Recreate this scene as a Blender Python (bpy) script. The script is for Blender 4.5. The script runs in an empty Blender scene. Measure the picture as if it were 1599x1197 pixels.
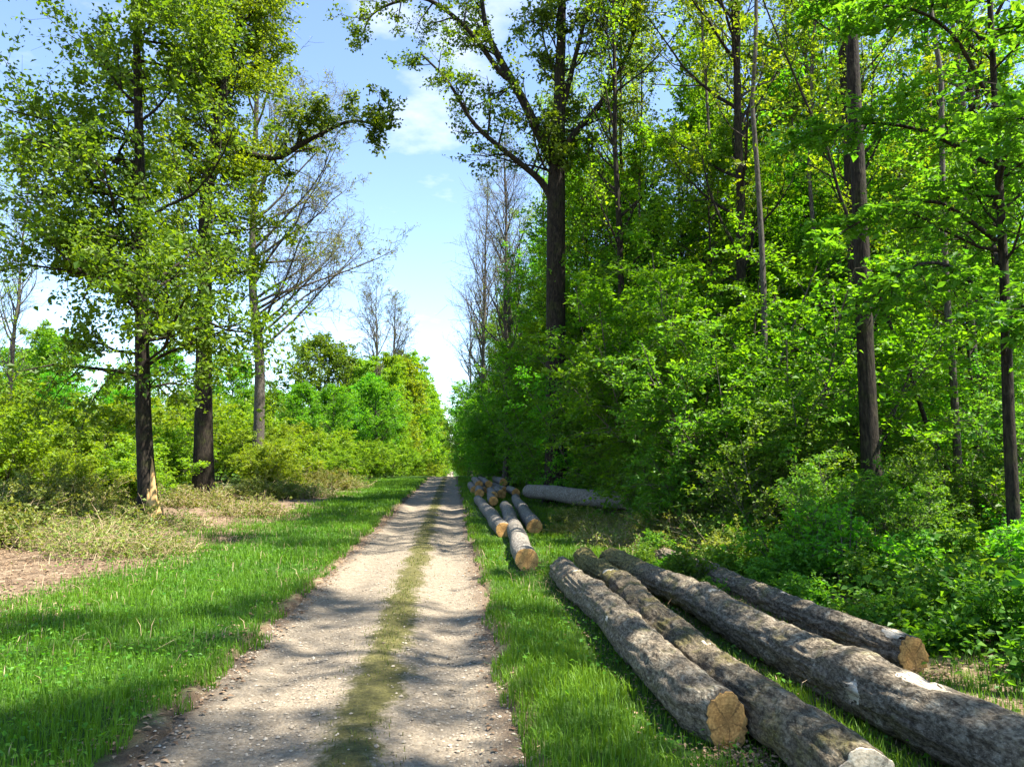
import bpy, math
import numpy as np
from mathutils import Vector

# ------------------------------------------------------------------ camera, sky, sun, exposure
scene = bpy.context.scene
C = scene.collection
R = math.radians
EYE = 1.8
cam_data = bpy.data.cameras.new('camera')
cam_data.sensor_width = 36.0
cam_data.lens = 36.0 * 1185.0 / 1599.0
cam_data.clip_start = 0.05
cam_data.clip_end = 3000.0
cam = bpy.data.objects.new('camera', cam_data)
C.objects.link(cam)
cam.location = (0, 0, EYE)
cam.rotation_euler = (R(90 + 5.42), 0, R(-4.49))
scene.camera = cam

SUN_AZ, SUN_EL = R(110), R(62)          # azimuth from +Y (down the track) towards +X (the wood)
world = bpy.data.worlds.new('World')
scene.world = world
world.use_nodes = True
wn, wl = world.node_tree.nodes, world.node_tree.links
wn.clear()
w_out = wn.new('ShaderNodeOutputWorld')
w_bg = wn.new('ShaderNodeBackground')
w_bg.inputs['Strength'].default_value = 0.10
w_sky = wn.new('ShaderNodeTexSky')
w_sky.sky_type = 'NISHITA'
w_sky.sun_disc = False
w_sky.sun_elevation = SUN_EL
w_sky.sun_rotation = SUN_AZ
w_sky.air_density = 0.8
w_sky.dust_density = 0.0
w_sky.ozone_density = 2.6
w_tc = wn.new('ShaderNodeTexCoord')
w_sep = wn.new('ShaderNodeSeparateXYZ')
wl.new(w_tc.outputs['Generated'], w_sep.inputs[0])
w_add = wn.new('ShaderNodeMath'); w_add.operation = 'ADD'; w_add.inputs[1].default_value = 0.12
wl.new(w_sep.outputs['Z'], w_add.inputs[0])
w_div = wn.new('ShaderNodeVectorMath'); w_div.operation = 'DIVIDE'
w_cmb = wn.new('ShaderNodeCombineXYZ')
for k in range(3):
    wl.new(w_add.outputs[0], w_cmb.inputs[k])
wl.new(w_tc.outputs['Generated'], w_div.inputs[0])
wl.new(w_cmb.outputs[0], w_div.inputs[1])
w_noise = wn.new('ShaderNodeTexNoise')
w_noise.inputs['Scale'].default_value = 3.4
w_noise.inputs['Detail'].default_value = 7.0
w_noise.inputs['Roughness'].default_value = 0.55
w_map = wn.new('ShaderNodeMapping')
w_map.inputs['Location'].default_value = (0.135, 2.394, -0.108)
wl.new(w_div.outputs[0], w_map.inputs['Vector'])
wl.new(w_map.outputs[0], w_noise.inputs['Vector'])
w_ramp = wn.new('ShaderNodeValToRGB')
w_ramp.color_ramp.elements[0].position = 0.60
w_ramp.color_ramp.elements[0].color = (0.0, 0.0, 0.0, 1)
w_ramp.color_ramp.elements[1].position = 0.86
w_ramp.color_ramp.elements[1].color = (0.75, 0.75, 0.75, 1)
w_prev = None
# (direction, angular radius) of the few cumulus puffs
for dx_, dy_, dz_, rr_ in [(-0.0434, 0.9152, 0.4007, 0.07), (-0.1471, 0.8663, 0.4773, 0.07), (0.0266, 0.8791, 0.4758, 0.05), (-0.1124, 0.8509, 0.5132, 0.05)]:
    w_dot = wn.new('ShaderNodeVectorMath'); w_dot.operation = 'DISTANCE'
    wl.new(w_tc.outputs['Generated'], w_dot.inputs[0]); w_dot.inputs[1].default_value = (dx_, dy_, dz_)
    w_mr = wn.new('ShaderNodeMapRange'); w_mr.interpolation_type = 'SMOOTHSTEP'
    wl.new(w_dot.outputs['Value'], w_mr.inputs['Value'])
    w_mr.inputs['From Min'].default_value = rr_ * 1.5; w_mr.inputs['From Max'].default_value = rr_ * 0.1
    if w_prev is None:
        w_prev = w_mr.outputs[0]
    else:
        w_mx = wn.new('ShaderNodeMath'); w_mx.operation = 'MAXIMUM'
        wl.new(w_prev, w_mx.inputs[0]); wl.new(w_mr.outputs[0], w_mx.inputs[1]); w_prev = w_mx.outputs[0]
w_sum = wn.new('ShaderNodeMath'); w_sum.operation = 'MULTIPLY_ADD'
wl.new(w_prev, w_sum.inputs[0]); w_sum.inputs[1].default_value = 0.14; wl.new(w_noise.outputs['Fac'], w_sum.inputs[2])
wl.new(w_sum.outputs[0], w_ramp.inputs['Fac'])
w_mix = wn.new('ShaderNodeMix'); w_mix.data_type = 'RGBA'
wl.new(w_ramp.outputs['Color'], w_mix.inputs['Factor'])
w_hs = wn.new('ShaderNodeHueSaturation')
w_hs.inputs['Saturation'].default_value = 0.96
wl.new(w_sky.outputs['Color'], w_hs.inputs['Color'])
wl.new(w_hs.outputs['Color'], w_mix.inputs[6])
w_mix.inputs[7].default_value = (3.9, 4.0, 4.3, 1)
wl.new(w_mix.outputs[2], w_bg.inputs['Color'])
wl.new(w_bg.outputs[0], w_out.inputs['Surface'])

sun_data = bpy.data.lights.new('sun', 'SUN')
sun_data.energy = 5.0
sun_data.angle = R(0.55)
sun_data.color = (1.0, 0.94, 0.84)
sun = bpy.data.objects.new('sun', sun_data)
C.objects.link(sun)
sd = Vector((math.sin(SUN_AZ) * math.cos(SUN_EL), math.cos(SUN_AZ) * math.cos(SUN_EL), math.sin(SUN_EL)))
sun.rotation_euler = sd.to_track_quat('Z', 'Y').to_euler()
sun.location = (30, 5, 40)

vs = scene.view_settings
vs.view_transform = 'Standard'
vs.look = 'None'
vs.gamma = 1.0
vs.exposure = 2.08
vs.use_curve_mapping = False
scene.cycles.use_denoising = True
scene.cycles.max_bounces = 8
scene.cycles.diffuse_bounces = 5
scene.cycles.transmission_bounces = 5
scene.cycles.glossy_bounces = 2
scene.cycles.caustics_reflective = False
scene.cycles.caustics_refractive = False
scene.render.filter_size = 1.8

# ------------------------------------------------------------------ small helpers
rng = np.random.default_rng(7)


def unit(v):
    return v / np.maximum(np.linalg.norm(v, axis=-1, keepdims=True), 1e-9)


def sstep(a, b, x):
    t = np.clip((np.asarray(x, float) - a) / (b - a), 0, 1)
    return t * t * (3 - 2 * t)


def vnoise(x, y, seed=0):
    x = np.asarray(x, float); y = np.asarray(y, float)
    xi = np.floor(x).astype(np.int64); yi = np.floor(y).astype(np.int64)
    xf = x - xi; yf = y - yi
    u = xf * xf * (3 - 2 * xf); v = yf * yf * (3 - 2 * yf)

    def h(a, b):
        n = (a * 374761393 + b * 668265263 + seed * 974634777) & 0xFFFFFFFF
        n = ((n ^ (n >> 13)) * 1274126177) & 0xFFFFFFFF
        n = n ^ (n >> 16)
        return (n & 0xFFFF) / 65535.0
    return (h(xi, yi) * (1 - u) + h(xi + 1, yi) * u) * (1 - v) + (h(xi, yi + 1) * (1 - u) + h(xi + 1, yi + 1) * u) * v


def fbm(x, y, seed=0, octv=4):
    s, a, t = 0.0, 1.0, 0.0
    for k in range(octv):
        s = s + a * vnoise(x * 2 ** k + 17.3 * k, y * 2 ** k - 9.1 * k, seed + k)
        t += a; a *= 0.5
    return s / t


TL, TR = -1.86, 0.40       # edges of the track


def crest(y):
    return -6.0 * sstep(55, 220, y)          # the land falls away gently beyond a low crest


def ground_z(x, y):
    x = np.asarray(x, float); y = np.asarray(y, float)
    lump = (fbm(x * 0.5, y * 0.5, 3) - 0.5) * 0.16 + (fbm(x * 2.2, y * 2.2, 5, 3) - 0.5) * 0.07
    edge = np.minimum(x - TL, TR - x) + (fbm(x * 1.7, y * 1.7, 9) - 0.5) * 0.30
    inside = sstep(-0.10, 0.10, edge)
    z = 0.045 + lump
    z = z + 0.40 * sstep(4.2, 11, x) + 0.30 * sstep(-5.5, -12, x) * fbm(x * 0.25, y * 0.25, 21)
    return z * (1 - inside) - 0.13 * inside + crest(y)


def track_z(x, y):
    z = -0.045 * np.exp(-((x + 1.33) / 0.30) ** 2) - 0.045 * np.exp(-((x - 0.02) / 0.26) ** 2) + 0.02 * np.exp(-((x + 0.62) / 0.22) ** 2)
    z = z + (fbm(x * 1.3, y * 0.8, 31) - 0.5) * 0.045 + (fbm(x * 7, y * 7, 33, 2) - 0.5) * 0.016
    e = np.minimum(x - (TL - 0.22), (TR + 0.22) - x)
    return z - 0.10 * (1 - sstep(0.0, 0.22, e)) + crest(y)


def mesh_from(name, verts, quads=None, tris=None, mat=None, attrs=None, smooth=False):
    me = bpy.data.meshes.new(name)
    verts = np.asarray(verts, np.float32).reshape(-1, 3)
    q = np.zeros((0, 4), np.int32) if quads is None else np.asarray(quads, np.int32).reshape(-1, 4)
    t = np.zeros((0, 3), np.int32) if tris is None else np.asarray(tris, np.int32).reshape(-1, 3)
    me.vertices.add(len(verts)); me.vertices.foreach_set('co', verts.ravel())
    loops = np.concatenate([q.ravel(), t.ravel()])
    me.loops.add(len(loops)); me.loops.foreach_set('vertex_index', loops)
    tot = np.concatenate([np.full(len(q), 4, np.int32), np.full(len(t), 3, np.int32)])
    st = np.concatenate([[0], np.cumsum(tot)[:-1]]).astype(np.int32)
    me.polygons.add(len(tot))
    me.polygons.foreach_set('loop_start', st)
    me.polygons.foreach_set('loop_total', tot)
    me.polygons.foreach_set('use_smooth', np.full(len(tot), smooth))
    for k, v in (attrs or {}).items():
        a = me.attributes.new(k, 'FLOAT', 'POINT')
        a.data.foreach_set('value', np.asarray(v, np.float32))
    me.update(calc_edges=True)
    me.validate()
    if mat:
        me.materials.append(mat)
    return me


def link(name, me, parent=None):
    o = bpy.data.objects.new(name, me)
    C.objects.link(o)
    if parent is not None:
        o.parent = parent
    return o


def tag(o, label=None, cat=None, group=None, kind=None):
    if label: o['label'] = label
    if cat: o['category'] = cat
    if group: o['group'] = group
    if kind: o['kind'] = kind
    return o


def empty(name, loc=(0, 0, 0), rz=0.0):
    o = bpy.data.objects.new(name, None)
    o.empty_display_size = 0.3
    C.objects.link(o)
    o.location = loc
    o.rotation_euler = (0, 0, rz)
    return o


def copy_tree(o, parent=None):
    c = o.copy()
    C.objects.link(c)
    c.parent = parent
    for ch in o.children:
        copy_tree(ch, c)
    return c


# ------------------------------------------------------------------ materials
def new_mat(name):
    m = bpy.data.materials.new(name)
    m.use_nodes = True
    nt = m.node_tree
    nt.nodes.clear()
    out = nt.nodes.new('ShaderNodeOutputMaterial')
    return m, nt, out


def nd(nt, typ, **kw):
    n = nt.nodes.new(typ)
    for k, v in kw.items():
        if k in n.inputs.keys():
            n.inputs[k].default_value = v
        else:
            setattr(n, k, v)
    return n


def ramp(nt, fac, stops):
    r = nt.nodes.new('ShaderNodeValToRGB')
    cr = r.color_ramp
    while len(cr.elements) < len(stops):
        cr.elements.new(0.5)
    for e, (p, c) in zip(cr.elements, stops):
        e.position = p
        e.color = (c[0], c[1], c[2], 1) if not isinstance(c, (int, float)) else (c, c, c, 1)
    nt.links.new(fac, r.inputs['Fac'])
    return r.outputs['Color']


def mix(nt, fac, a, b, mode='MIX'):
    m = nt.nodes.new('ShaderNodeMix')
    m.data_type = 'RGBA'
    m.blend_type = mode
    for s, v in ((0, fac), (6, a), (7, b)):
        if isinstance(v, (int, float)):
            m.inputs[s].default_value = v
        elif isinstance(v, tuple):
            m.inputs[s].default_value = (*v, 1)
        else:
            nt.links.new(v, m.inputs[s])
    return m.outputs[2]


def math_n(nt, op, a, b=None, c=None):
    n = nt.nodes.new('ShaderNodeMath')
    n.operation = op
    for k, v in enumerate((a, b, c)):
        if v is None: continue
        if isinstance(v, (int, float)): n.inputs[k].default_value = v
        else: nt.links.new(v, n.inputs[k])
    return n.outputs[0]


def noise(nt, vec, scale, detail=4.0, rough=0.55, dist=0.0):
    n = nt.nodes.new('ShaderNodeTexNoise')
    n.inputs['Scale'].default_value = scale
    n.inputs['Detail'].default_value = detail
    n.inputs['Roughness'].default_value = rough
    n.inputs['Distortion'].default_value = dist
    if vec is not None: nt.links.new(vec, n.inputs['Vector'])
    return n.outputs['Fac']


def leaf_mat(name, dark, light, trans=0.42, glow=1.5, rough=0.5, hue=0.02):
    m, nt, out = new_mat(name)
    at = nd(nt, 'ShaderNodeAttribute', attribute_name='tint')
    oi = nd(nt, 'ShaderNodeObjectInfo')
    col = mix(nt, at.outputs['Fac'], dark, light)
    hs = nd(nt, 'ShaderNodeHueSaturation')
    nt.links.new(col, hs.inputs['Color'])
    nt.links.new(math_n(nt, 'MULTIPLY_ADD', oi.outputs['Random'], hue * 2, 0.5 - hue), hs.inputs['Hue'])
    nt.links.new(math_n(nt, 'MULTIPLY_ADD', oi.outputs['Random'], 0.35, 0.82), hs.inputs['Value'])
    p = nd(nt, 'ShaderNodeBsdfPrincipled', Roughness=rough)
    p.inputs['Specular IOR Level'].default_value = 0.35
    nt.links.new(hs.outputs['Color'], p.inputs['Base Color'])
    t = nd(nt, 'ShaderNodeBsdfTranslucent')
    tcol = mix(nt, 1.0, hs.outputs['Color'], (glow * 1.15, glow, glow * 0.35), 'MULTIPLY')
    nt.links.new(tcol, t.inputs['Color'])
    ms = nd(nt, 'ShaderNodeMixShader')
    ms.inputs[0].default_value = trans
    nt.links.new(p.outputs[0], ms.inputs[1])
    nt.links.new(t.outputs[0], ms.inputs[2])
    nt.links.new(ms.outputs[0], out.inputs['Surface'])
    return m


def bark_mat(name, dark, light, lichen=(0.30, 0.31, 0.27), moss=(0.09, 0.10, 0.02), lich_amt=0.35, moss_amt=0.3, scale=1.0, stretch=0.25, bump=0.5, moss_from=None):
    m, nt, out = new_mat(name)
    tc = nd(nt, 'ShaderNodeTexCoord')
    mp = nd(nt, 'ShaderNodeMapping')
    mp.inputs['Scale'].default_value = (1, 1, stretch)
    nt.links.new(tc.outputs['Object'], mp.inputs['Vector'])
    v = mp.outputs[0]
    n1 = noise(nt, v, 26 * scale, 6, 0.65, 0.6)
    n2 = noise(nt, tc.outputs['Object'], 3.1 * scale, 5, 0.6)
    n3 = noise(nt, tc.outputs['Object'], 9.0 * scale, 6, 0.7, 0.4)
    n4 = noise(nt, v, 42 * scale, 4, 0.65)
    col = ramp(nt, n1, [(0.32, dark), (0.68, light)])
    col = mix(nt, ramp(nt, n3, [(0.60 - 0.2 * lich_amt, 0.0), (0.72, lich_amt + 0.35)]), col, lichen)
    col = mix(nt, ramp(nt, n2, [(0.60 - 0.2 * moss_amt, 0.0), (0.75 - 0.1 * moss_amt, 0.8)]), col, moss)
    if moss_from is not None:                     # moss has crept over the far end of the stem
        sp = nd(nt, 'ShaderNodeSeparateXYZ')
        nt.links.new(tc.outputs['Object'], sp.inputs[0])
        mr = nd(nt, 'ShaderNodeMapRange', interpolation_type='SMOOTHSTEP')
        nt.links.new(math_n(nt, 'ADD', sp.outputs['Z'], math_n(nt, 'MULTIPLY_ADD', n3, 3.2, -1.6)), mr.inputs['Value'])
        mr.inputs['From Min'].default_value = moss_from
        mr.inputs['From Max'].default_value = moss_from + 1.3
        col = mix(nt, math_n(nt, 'MULTIPLY', mr.outputs[0], 0.8), col, ramp(nt, n1, [(0.35, (0.075, 0.065, 0.014)), (0.65, (0.25, 0.21, 0.05))]))
    n5 = noise(nt, tc.outputs['Object'], 75 * scale, 4, 0.7)
    col = mix(nt, ramp(nt, n5, [(0.56, 0.0), (0.70, 0.55)]), col, lichen)
    col = mix(nt, ramp(nt, n4, [(0.38, 0.75), (0.56, 0.0)]), col, tuple(c * 0.45 for c in dark))
    p = nd(nt, 'ShaderNodeBsdfPrincipled', Roughness=0.9)
    p.inputs['Specular IOR Level'].default_value = 0.2
    nt.links.new(col, p.inputs['Base Color'])
    b = nd(nt, 'ShaderNodeBump', Strength=bump, Distance=0.02)
    h = math_n(nt, 'ADD', n1, math_n(nt, 'MULTIPLY', n4, 0.9))
    nt.links.new(h, b.inputs['Height'])
    nt.links.new(b.outputs[0], p.inputs['Normal'])
    nt.links.new(p.outputs[0], out.inputs['Surface'])
    return m


def simple_mat(name, stops, scale=8.0, rough=0.85, bump=0.3, stretch=(1, 1, 1)):
    m, nt, out = new_mat(name)
    tc = nd(nt, 'ShaderNodeTexCoord')
    mp = nd(nt, 'ShaderNodeMapping')
    mp.inputs['Scale'].default_value = stretch
    nt.links.new(tc.outputs['Object'], mp.inputs['Vector'])
    n = noise(nt, mp.outputs[0], scale, 6, 0.65)
    p = nd(nt, 'ShaderNodeBsdfPrincipled', Roughness=rough)
    p.inputs['Specular IOR Level'].default_value = 0.25
    nt.links.new(ramp(nt, n, stops), p.inputs['Base Color'])
    b = nd(nt, 'ShaderNodeBump', Strength=bump, Distance=0.01)
    nt.links.new(n, b.inputs['Height'])
    nt.links.new(b.outputs[0], p.inputs['Normal'])
    nt.links.new(p.outputs[0], out.inputs['Surface'])
    return m


def tint_mat(name, dark, light, rough=0.85):
    m, nt, out = new_mat(name)
    at = nd(nt, 'ShaderNodeAttribute', attribute_name='tint')
    p = nd(nt, 'ShaderNodeBsdfPrincipled', Roughness=rough)
    p.inputs['Specular IOR Level'].default_value = 0.25
    nt.links.new(mix(nt, at.outputs['Fac'], dark, light), p.inputs['Base Color'])
    nt.links.new(p.outputs[0], out.inputs['Surface'])
    return m


def cut_mat(name, pale, deep):
    """sawn end grain: growth rings in the XY plane of the part"""
    m, nt, out = new_mat(name)
    tc = nd(nt, 'ShaderNodeTexCoord')
    w = nd(nt, 'ShaderNodeTexWave', wave_type='RINGS', rings_direction='Z')
    w.inputs['Scale'].default_value = 14.0
    w.inputs['Distortion'].default_value = 3.0
    w.inputs['Detail'].default_value = 3.0
    nt.links.new(tc.outputs['Object'], w.inputs['Vector'])
    n = noise(nt, tc.outputs['Object'], 7, 6, 0.7)
    n2 = noise(nt, tc.outputs['Object'], 55, 4, 0.7)
    col = ramp(nt, n, [(0.3, deep), (0.68, pale)])
    col = mix(nt, math_n(nt, 'MULTIPLY', w.outputs['Fac'], 0.42), col, tuple(c * 0.55 for c in deep))
    col = mix(nt, ramp(nt, n2, [(0.35, 0.7), (0.58, 0.0)]), col, tuple(c * 0.45 for c in deep))
    ln = nd(nt, 'ShaderNodeVectorMath', operation='LENGTH')
    nt.links.new(tc.outputs['Object'], ln.inputs[0])
    rd = math_n(nt, 'ADD', ln.outputs['Value'], math_n(nt, 'MULTIPLY_ADD', n, 0.12, -0.06))
    col = mix(nt, ramp(nt, rd, [(0.02, 0.6), (0.095, 0.0)]), col, tuple(c * 0.45 for c in deep))
    sep = nd(nt, 'ShaderNodeSeparateXYZ')
    nt.links.new(tc.outputs['Object'], sep.inputs[0])
    ang = math_n(nt, 'ARCTAN2', sep.outputs['Y'], sep.outputs['X'])
    crk = math_n(nt, 'POWER', math_n(nt, 'ABSOLUTE', math_n(nt, 'SINE', math_n(nt, 'ADD', math_n(nt, 'MULTIPLY', ang, 2.5), math_n(nt, 'MULTIPLY', n, 5.0)))), 60.0)
    col = mix(nt, math_n(nt, 'MULTIPLY', crk, 0.75), col, tuple(c * 0.2 for c in deep))
    p = nd(nt, 'ShaderNodeBsdfPrincipled', Roughness=0.8)
    nt.links.new(col, p.inputs['Base Color'])
    b = nd(nt, 'ShaderNodeBump', Strength=0.5, Distance=0.006)
    nt.links.new(n2, b.inputs['Height'])
    nt.links.new(b.outputs[0], p.inputs['Normal'])
    nt.links.new(p.outputs[0], out.inputs['Surface'])
    return m


M = {}
M['oak_leaf'] = leaf_mat('oak_leaf', (0.036, 0.090, 0.007), (0.135, 0.215, 0.009), 0.52, 1.7, hue=0.008)
M['poplar_leaf'] = leaf_mat('poplar_leaf', (0.085, 0.18, 0.008), (0.21, 0.31, 0.012), 0.55, 1.7)
M['hazel_leaf'] = leaf_mat('hazel_leaf', (0.045, 0.175, 0.007), (0.135, 0.30, 0.010), 0.56, 1.7)
M['beech_leaf'] = leaf_mat('beech_leaf', (0.042, 0.155, 0.012), (0.120, 0.265, 0.016), 0.56, 1.7)
M['herb_leaf'] = leaf_mat('herb_leaf', (0.044, 0.145, 0.010), (0.13, 0.265, 0.018), 0.50, 1.7)
M['yellow_leaf'] = leaf_mat('yellow_leaf', (0.085, 0.18, 0.006), (0.21, 0.31, 0.010), 0.52, 1.7, hue=0.008)
M['bramble_leaf'] = leaf_mat('bramble_leaf', (0.060, 0.115, 0.012), (0.24, 0.26, 0.05), 0.42, 1.5)
M['grass'] = leaf_mat('grass', (0.030, 0.115, 0.005), (0.155, 0.275, 0.014), 0.40, 1.5, 0.55)
M['median_grass'] = leaf_mat('median_grass', (0.050, 0.075, 0.010), (0.14, 0.15, 0.025), 0.3, 1.3, 0.6)
M['dead_leaf'] = tint_mat('dead_leaf', (0.10, 0.055, 0.028), (0.33, 0.23, 0.14))
M['dry_stem'] = tint_mat('dry_stem', (0.14, 0.09, 0.05), (0.50, 0.38, 0.23))
M['dark_bark'] = bark_mat('dark_bark', (0.007, 0.005, 0.004), (0.045, 0.034, 0.023), (0.085, 0.080, 0.05), (0.04, 0.048, 0.010), 0.2, 0.4, 0.7, 0.2, 1.0)
M['grey_bark'] = bark_mat('grey_bark', (0.045, 0.038, 0.030), (0.15, 0.13, 0.105), (0.20, 0.20, 0.16), (0.06, 0.07, 0.02), 0.2, 0.15, 1.0)
M['twig'] = bark_mat('twig', (0.06, 0.05, 0.038), (0.17, 0.145, 0.115), (0.2, 0.19, 0.16), (0.07, 0.07, 0.025), 0.2, 0.1, 1.0)
M['log_bark'] = bark_mat('log_bark', (0.050, 0.037, 0.023), (0.275, 0.225, 0.158), (0.44, 0.40, 0.30), (0.16, 0.15, 0.045), 0.40, 0.25, 1.1, 0.5, 1.0, 6.6)
M['mossy_bark'] = bark_mat('mossy_bark', (0.042, 0.031, 0.019), (0.225, 0.180, 0.118), (0.40, 0.36, 0.26), (0.15, 0.13, 0.025), 0.35, 0.6, 1.1, 0.5, 1.0, 5.6)
M['pale_bark'] = bark_mat('pale_bark', (0.10, 0.085, 0.068), (0.29, 0.26, 0.22), (0.40, 0.39, 0.34), (0.13, 0.12, 0.04), 0.4, 0.1, 1.0, 0.45, 0.9)
M['cut_orange'] = cut_mat('cut_orange', (0.68, 0.39, 0.12), (0.47, 0.23, 0.055))
M['cut_pale'] = cut_mat('cut_pale', (0.66, 0.58, 0.44), (0.50, 0.40, 0.26))
M['cut_moss'] = cut_mat('cut_moss', (0.34, 0.30, 0.11), (0.22, 0.19, 0.05))
M['bare_wood'] = simple_mat('bare_wood', [(0.38, (0.20, 0.15, 0.10)), (0.5, (0.46, 0.40, 0.30)), (0.66, (0.60, 0.55, 0.45))], 30, 0.8, 0.6, (1, 1, 0.12))
M['split_wood'] = simple_mat('split_wood', [(0.3, (0.36, 0.20, 0.07)), (0.65, (0.66, 0.44, 0.18))], 18, 0.8, 0.5, (1, 1, 0.12))
M['stone'] = tint_mat('stone', (0.12, 0.095, 0.065), (0.44, 0.38, 0.29))


def ground_material():
    m, nt, out = new_mat('forest_ground')
    tc = nd(nt, 'ShaderNodeTexCoord')
    o = tc.outputs['Object']
    sep = nd(nt, 'ShaderNodeSeparateXYZ')
    nt.links.new(o, sep.inputs[0])
    n1 = noise(nt, o, 0.55, 5, 0.6)
    n2 = noise(nt, o, 6, 6, 0.7)
    n3 = noise(nt, o, 45, 4, 0.7)
    soil = ramp(nt, n2, [(0.30, (0.055, 0.036, 0.021)), (0.52, (0.15, 0.105, 0.066)), (0.72, (0.33, 0.255, 0.175))])
    green = ramp(nt, n2, [(0.3, (0.022, 0.050, 0.008)), (0.7, (0.055, 0.115, 0.016))])
    # turf on the verges, leaf litter further out (left of -5 m, right of +2.6 m)
    xw = math_n(nt, 'ADD', sep.outputs['X'], math_n(nt, 'MULTIPLY_ADD', n1, 5.0, -2.5))
    lft = nd(nt, 'ShaderNodeMapRange', interpolation_type='SMOOTHSTEP')
    nt.links.new(xw, lft.inputs['Value'])
    lft.inputs['From Min'].default_value = -5.0
    lft.inputs['From Max'].default_value = -4.2
    rgt = nd(nt, 'ShaderNodeMapRange', interpolation_type='SMOOTHSTEP')
    nt.links.new(xw, rgt.inputs['Value'])
    rgt.inputs['From Min'].default_value = 3.8
    rgt.inputs['From Max'].default_value = 2.4
    turf = math_n(nt, 'MULTIPLY', lft.outputs[0], rgt.outputs[0])
    fr = nd(nt, 'ShaderNodeMapRange', interpolation_type='SMOOTHSTEP')
    nt.links.new(math_n(nt, 'ADD', sep.outputs['Y'], math_n(nt, 'MULTIPLY', n1, 20.0)), fr.inputs['Value'])
    fr.inputs['From Min'].default_value = 40.0
    fr.inputs['From Max'].default_value = 60.0
    turf = math_n(nt, 'MAXIMUM', turf, fr.outputs[0])
    dx = math_n(nt, 'ABSOLUTE', math_n(nt, 'ADD', sep.outputs['X'], 0.73))
    dxn = math_n(nt, 'ADD', dx, math_n(nt, 'MULTIPLY_ADD', n2, 0.5, -0.25))
    bare = ramp(nt, dxn, [(0.0, 1.0), (1.0, 0.0)])
    brg = nd(nt, 'ShaderNodeMapRange', interpolation_type='SMOOTHSTEP')
    nt.links.new(dxn, brg.inputs['Value'])
    brg.inputs['From Min'].default_value = 1.12
    brg.inputs['From Max'].default_value = 1.42
    turf = math_n(nt, 'MULTIPLY', turf, brg.outputs[0])
    col = mix(nt, turf, soil, green)
    p = nd(nt, 'ShaderNodeBsdfPrincipled', Roughness=0.95)
    p.inputs['Specular IOR Level'].default_value = 0.15
    nt.links.new(col, p.inputs['Base Color'])
    b = nd(nt, 'ShaderNodeBump', Strength=0.8, Distance=0.05)
    nt.links.new(math_n(nt, 'ADD', n2, math_n(nt, 'MULTIPLY', n3, 0.5)), b.inputs['Height'])
    nt.links.new(b.outputs[0], p.inputs['Normal'])
    nt.links.new(p.outputs[0], out.inputs['Surface'])
    return m


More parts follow.
